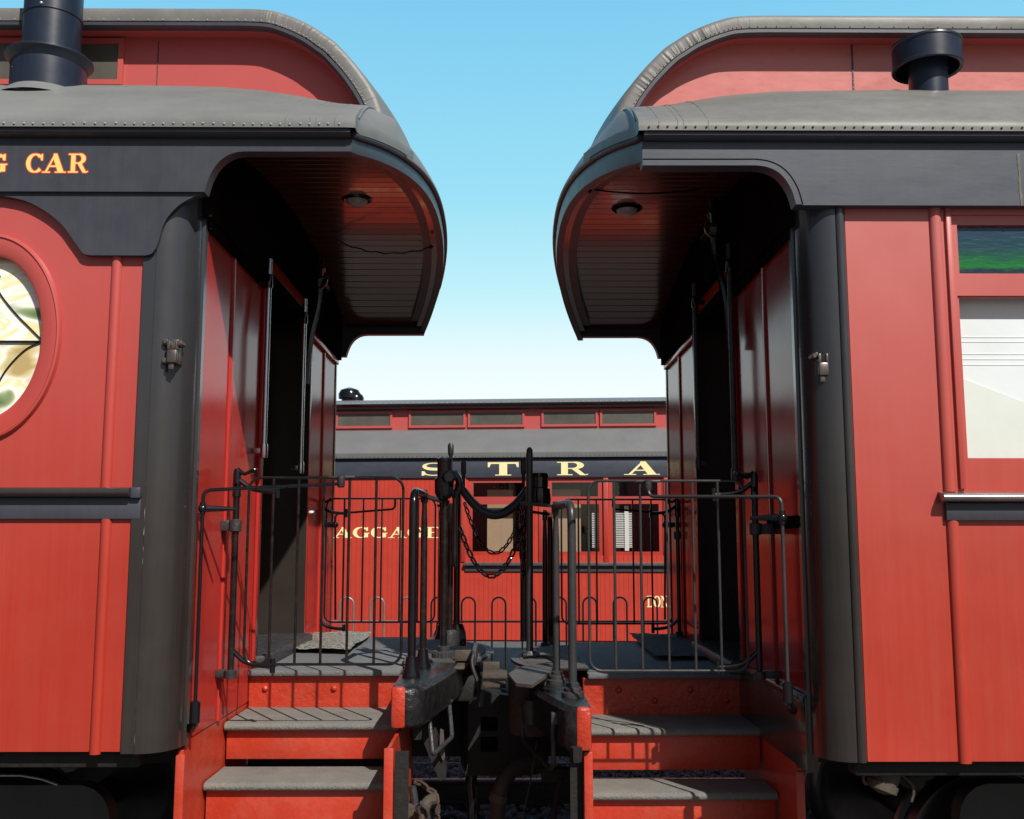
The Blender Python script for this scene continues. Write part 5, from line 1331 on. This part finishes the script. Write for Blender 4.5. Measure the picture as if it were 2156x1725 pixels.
# two mushroom vents on its roof
for px, py, r, hgt in ((736, 838, .155, .16), (748, 843, .12, .05)):
    x, z = UB(px, py, 1.1); bm = nbm()
    lathe(bm, (x, 1.1, ztop_b - .02), [(r * .72, 0), (r * .72, .10 + hgt * .4), (r, .11 + hgt * .4), (r * 1.02, .16 + hgt * .5), (r * .8, .2 + hgt * .6), (r * .3, .215 + hgt * .7), (.005, .22 + hgt * .7)], 24); bobj('roof_vent', bm, 'gloss_black', rb)
# three pale spots of bird lime on the far roof
bm = nbm()
for px, py in ((932, 914), (953, 909), (952, 936), (1127, 909)):
    x, z = UB(px, py - 1, .2); 
    tt = 0
    lathe(bm, (x, .25 if py < 920 else .12, z + .0), [(.001, .0), (.022, .0), (.018, .006), (.001, .008)], 8, axis='y')
bm.free()

# ------------------------------------------------------------------ hoop-top fence between the tracks
FY = 8.0
fr = thing('hoop_fence', 'low galvanised tube fence of rounded hoops standing behind the platforms between the coaches', 'fence', (0, FY, -.15))
zt_h = UY(1050, 1258, FY).z; zr_h = UY(1050, 1309, FY).z
sp = UY(1063, 1300, FY).x - UY(999, 1300, FY).x; hw = .052
x = UY(986, 1300, FY).x - sp * 9
k = 0
while x < 3.2:
    bm = nbm(); tube(bm, [(x - hw, FY, -.15), (x - hw, FY, zt_h - hw)] + [(x + hw * math.cos(R(180 - 15 * q)), FY, zt_h - hw + hw * math.sin(R(15 * q))) for q in range(1, 12)] + [(x + hw, FY, zt_h - hw), (x + hw, FY, -.15)], .0075, 8)
    obj('hoop', bm, 'fence', fr); x += sp
for zz in (zr_h, .06):
    bm = nbm(); tube(bm, [(-2.8, FY, zz), (3.2, FY, zz)], .008, 8); obj('cross_rail', bm, 'fence', fr)

# ------------------------------------------------------------------ ground, rails, ballast
bm = nbm(); box(bm, -400, 400, -60, 700, -.6, -.17); g = obj('ground', bm, 'ground', kind='structure', smooth=0)
bm = nbm()
for yy in (YC - .72, YC + .72): box(bm, -40, 40, yy - .035, yy + .035, -.03, 0, .006); box(bm, -40, 40, yy - .01, yy + .01, -.13, -.03); box(bm, -40, 40, yy - .06, yy + .06, -.15, -.13)
for k in range(-30, 31): box(bm, k * .6 - .11, k * .6 + .11, YC - 1.25, YC + 1.25, -.28, -.155)
obj('track', bm, 'rail', kind='structure')
yr = 7.6
bm = nbm(); box(bm, -30, 30, yr - .035, yr + .035, .0, .035, .006); box(bm, -30, 30, yr - .01, yr + .01, -.1, .0); box(bm, -30, 30, yr - .07, yr + .07, -.12, -.1)
obj('spare_rail', bm, 'rail', cat='rail', label='dark steel rail lying on the ballast beyond the coaches, in front of the hoop fence')
bm = nbm()
for k in range(3600):
    x = random.uniform(-2.2, 2.6); y = random.uniform(5.9, 9.4); r = random.uniform(.018, .042)
    mtx = Matrix.Translation((x, y, -.165 + r * .4)) @ Matrix.Rotation(random.uniform(0, 6.28), 4, Vector((random.random(), random.random(), random.random() + .01)).normalized()) @ Matrix.Diagonal((r, r * random.uniform(.6, 1), r * random.uniform(.5, .8), 1))
    bmesh.ops.create_icosphere(bm, subdivisions=1, radius=1, matrix=mtx)
for v in bm.verts: v.co += Vector((random.uniform(-1, 1), random.uniform(-1, 1), random.uniform(-1, 1))) * .006
obj('ballast', bm, 'stone', kind='stuff', smooth=0)

# ------------------------------------------------------------------ light, sky, camera
sund = Vector((-.57, 1.0, -1.13)).normalized()
sl_ = bpy.data.lights.new('sun', 'SUN'); sl_.energy = 5.0; sl_.angle = R(.53); sl_.color = (1, .955, .89)
so = bpy.data.objects.new('sun', sl_); col.objects.link(so); so.rotation_euler = sund.to_track_quat('-Z', 'Y').to_euler(); so.location = (6, -8, 12)
SKY = .045
w = bpy.data.worlds.new('World'); scn.world = w; w.use_nodes = True
nt = w.node_tree; bg = nt.nodes['Background']
sk = nt.nodes.new('ShaderNodeTexSky'); sk.sky_type = 'NISHITA'; sk.sun_disc = False
to = -sund
sk.sun_elevation = math.asin(to.z); sk.sun_rotation = math.atan2(to.x, to.y)
sk.air_density = 1.0; sk.dust_density = 2.0; sk.ozone_density = 1.2; sk.altitude = 100
# hazy bright sky on the side away from the sun, graded by elevation
L = nt.links.new
gg = nd(nt, 'ShaderNodeTexCoord'); sx = nd(nt, 'ShaderNodeSeparateXYZ'); L(gg.outputs['Generated'], sx.inputs[0])
rp = nd(nt, 'ShaderNodeValToRGB'); e = rp.color_ramp.elements
e[0].position = 0; e[0].color = (.93, .97, 1.0, 1); e[1].position = 1; e[1].color = (.08, .25, .6, 1)
for p, c in ((.13, (.94, 1.0, 1.0)), (.175, (.83, .98, 1.0)), (.242, (.53, .88, .97)), (.33, (.33, .75, .93)), (.48, (.215, .60, .88)), (.7, (.12, .36, .72))):
    x = e.new(p); x.color = c4(c)
L(sx.outputs[2], rp.inputs[0])
mr = nd(nt, 'ShaderNodeMapRange', interpolation_type='SMOOTHSTEP'); mr.inputs[1].default_value = .4; mr.inputs[2].default_value = .78; L(sx.outputs[1], mr.inputs[0])
sc_ = nd(nt, 'ShaderNodeVectorMath', operation='SCALE'); sc_.inputs['Scale'].default_value = 1 / SKY; L(rp.outputs[0], sc_.inputs[0])
mx = nd(nt, 'ShaderNodeMix', data_type='RGBA', clamp_factor=True); L(mr.outputs[0], mx.inputs[0]); L(sk.outputs[0], mx.inputs[6]); L(sc_.outputs[0], mx.inputs[7])
L(mx.outputs[2], bg.inputs[0]); bg.inputs[1].default_value = SKY

cam = bpy.data.cameras.new('camera'); co = bpy.data.objects.new('camera', cam); col.objects.link(co)
co.location = (0, 0, EYE); co.rotation_euler = (R(90) + PITCH, 0, -YAW)
cam.sensor_width = 36; cam.lens = 36 * FPX / 2156; cam.clip_end = 2000; cam.clip_start = .05
scn.camera = co
scn.view_settings.view_transform = 'Standard'; scn.view_settings.look = 'None'; scn.view_settings.exposure = 0; scn.view_settings.gamma = 1
scn.cycles.max_bounces = 6; scn.cycles.diffuse_bounces = 3
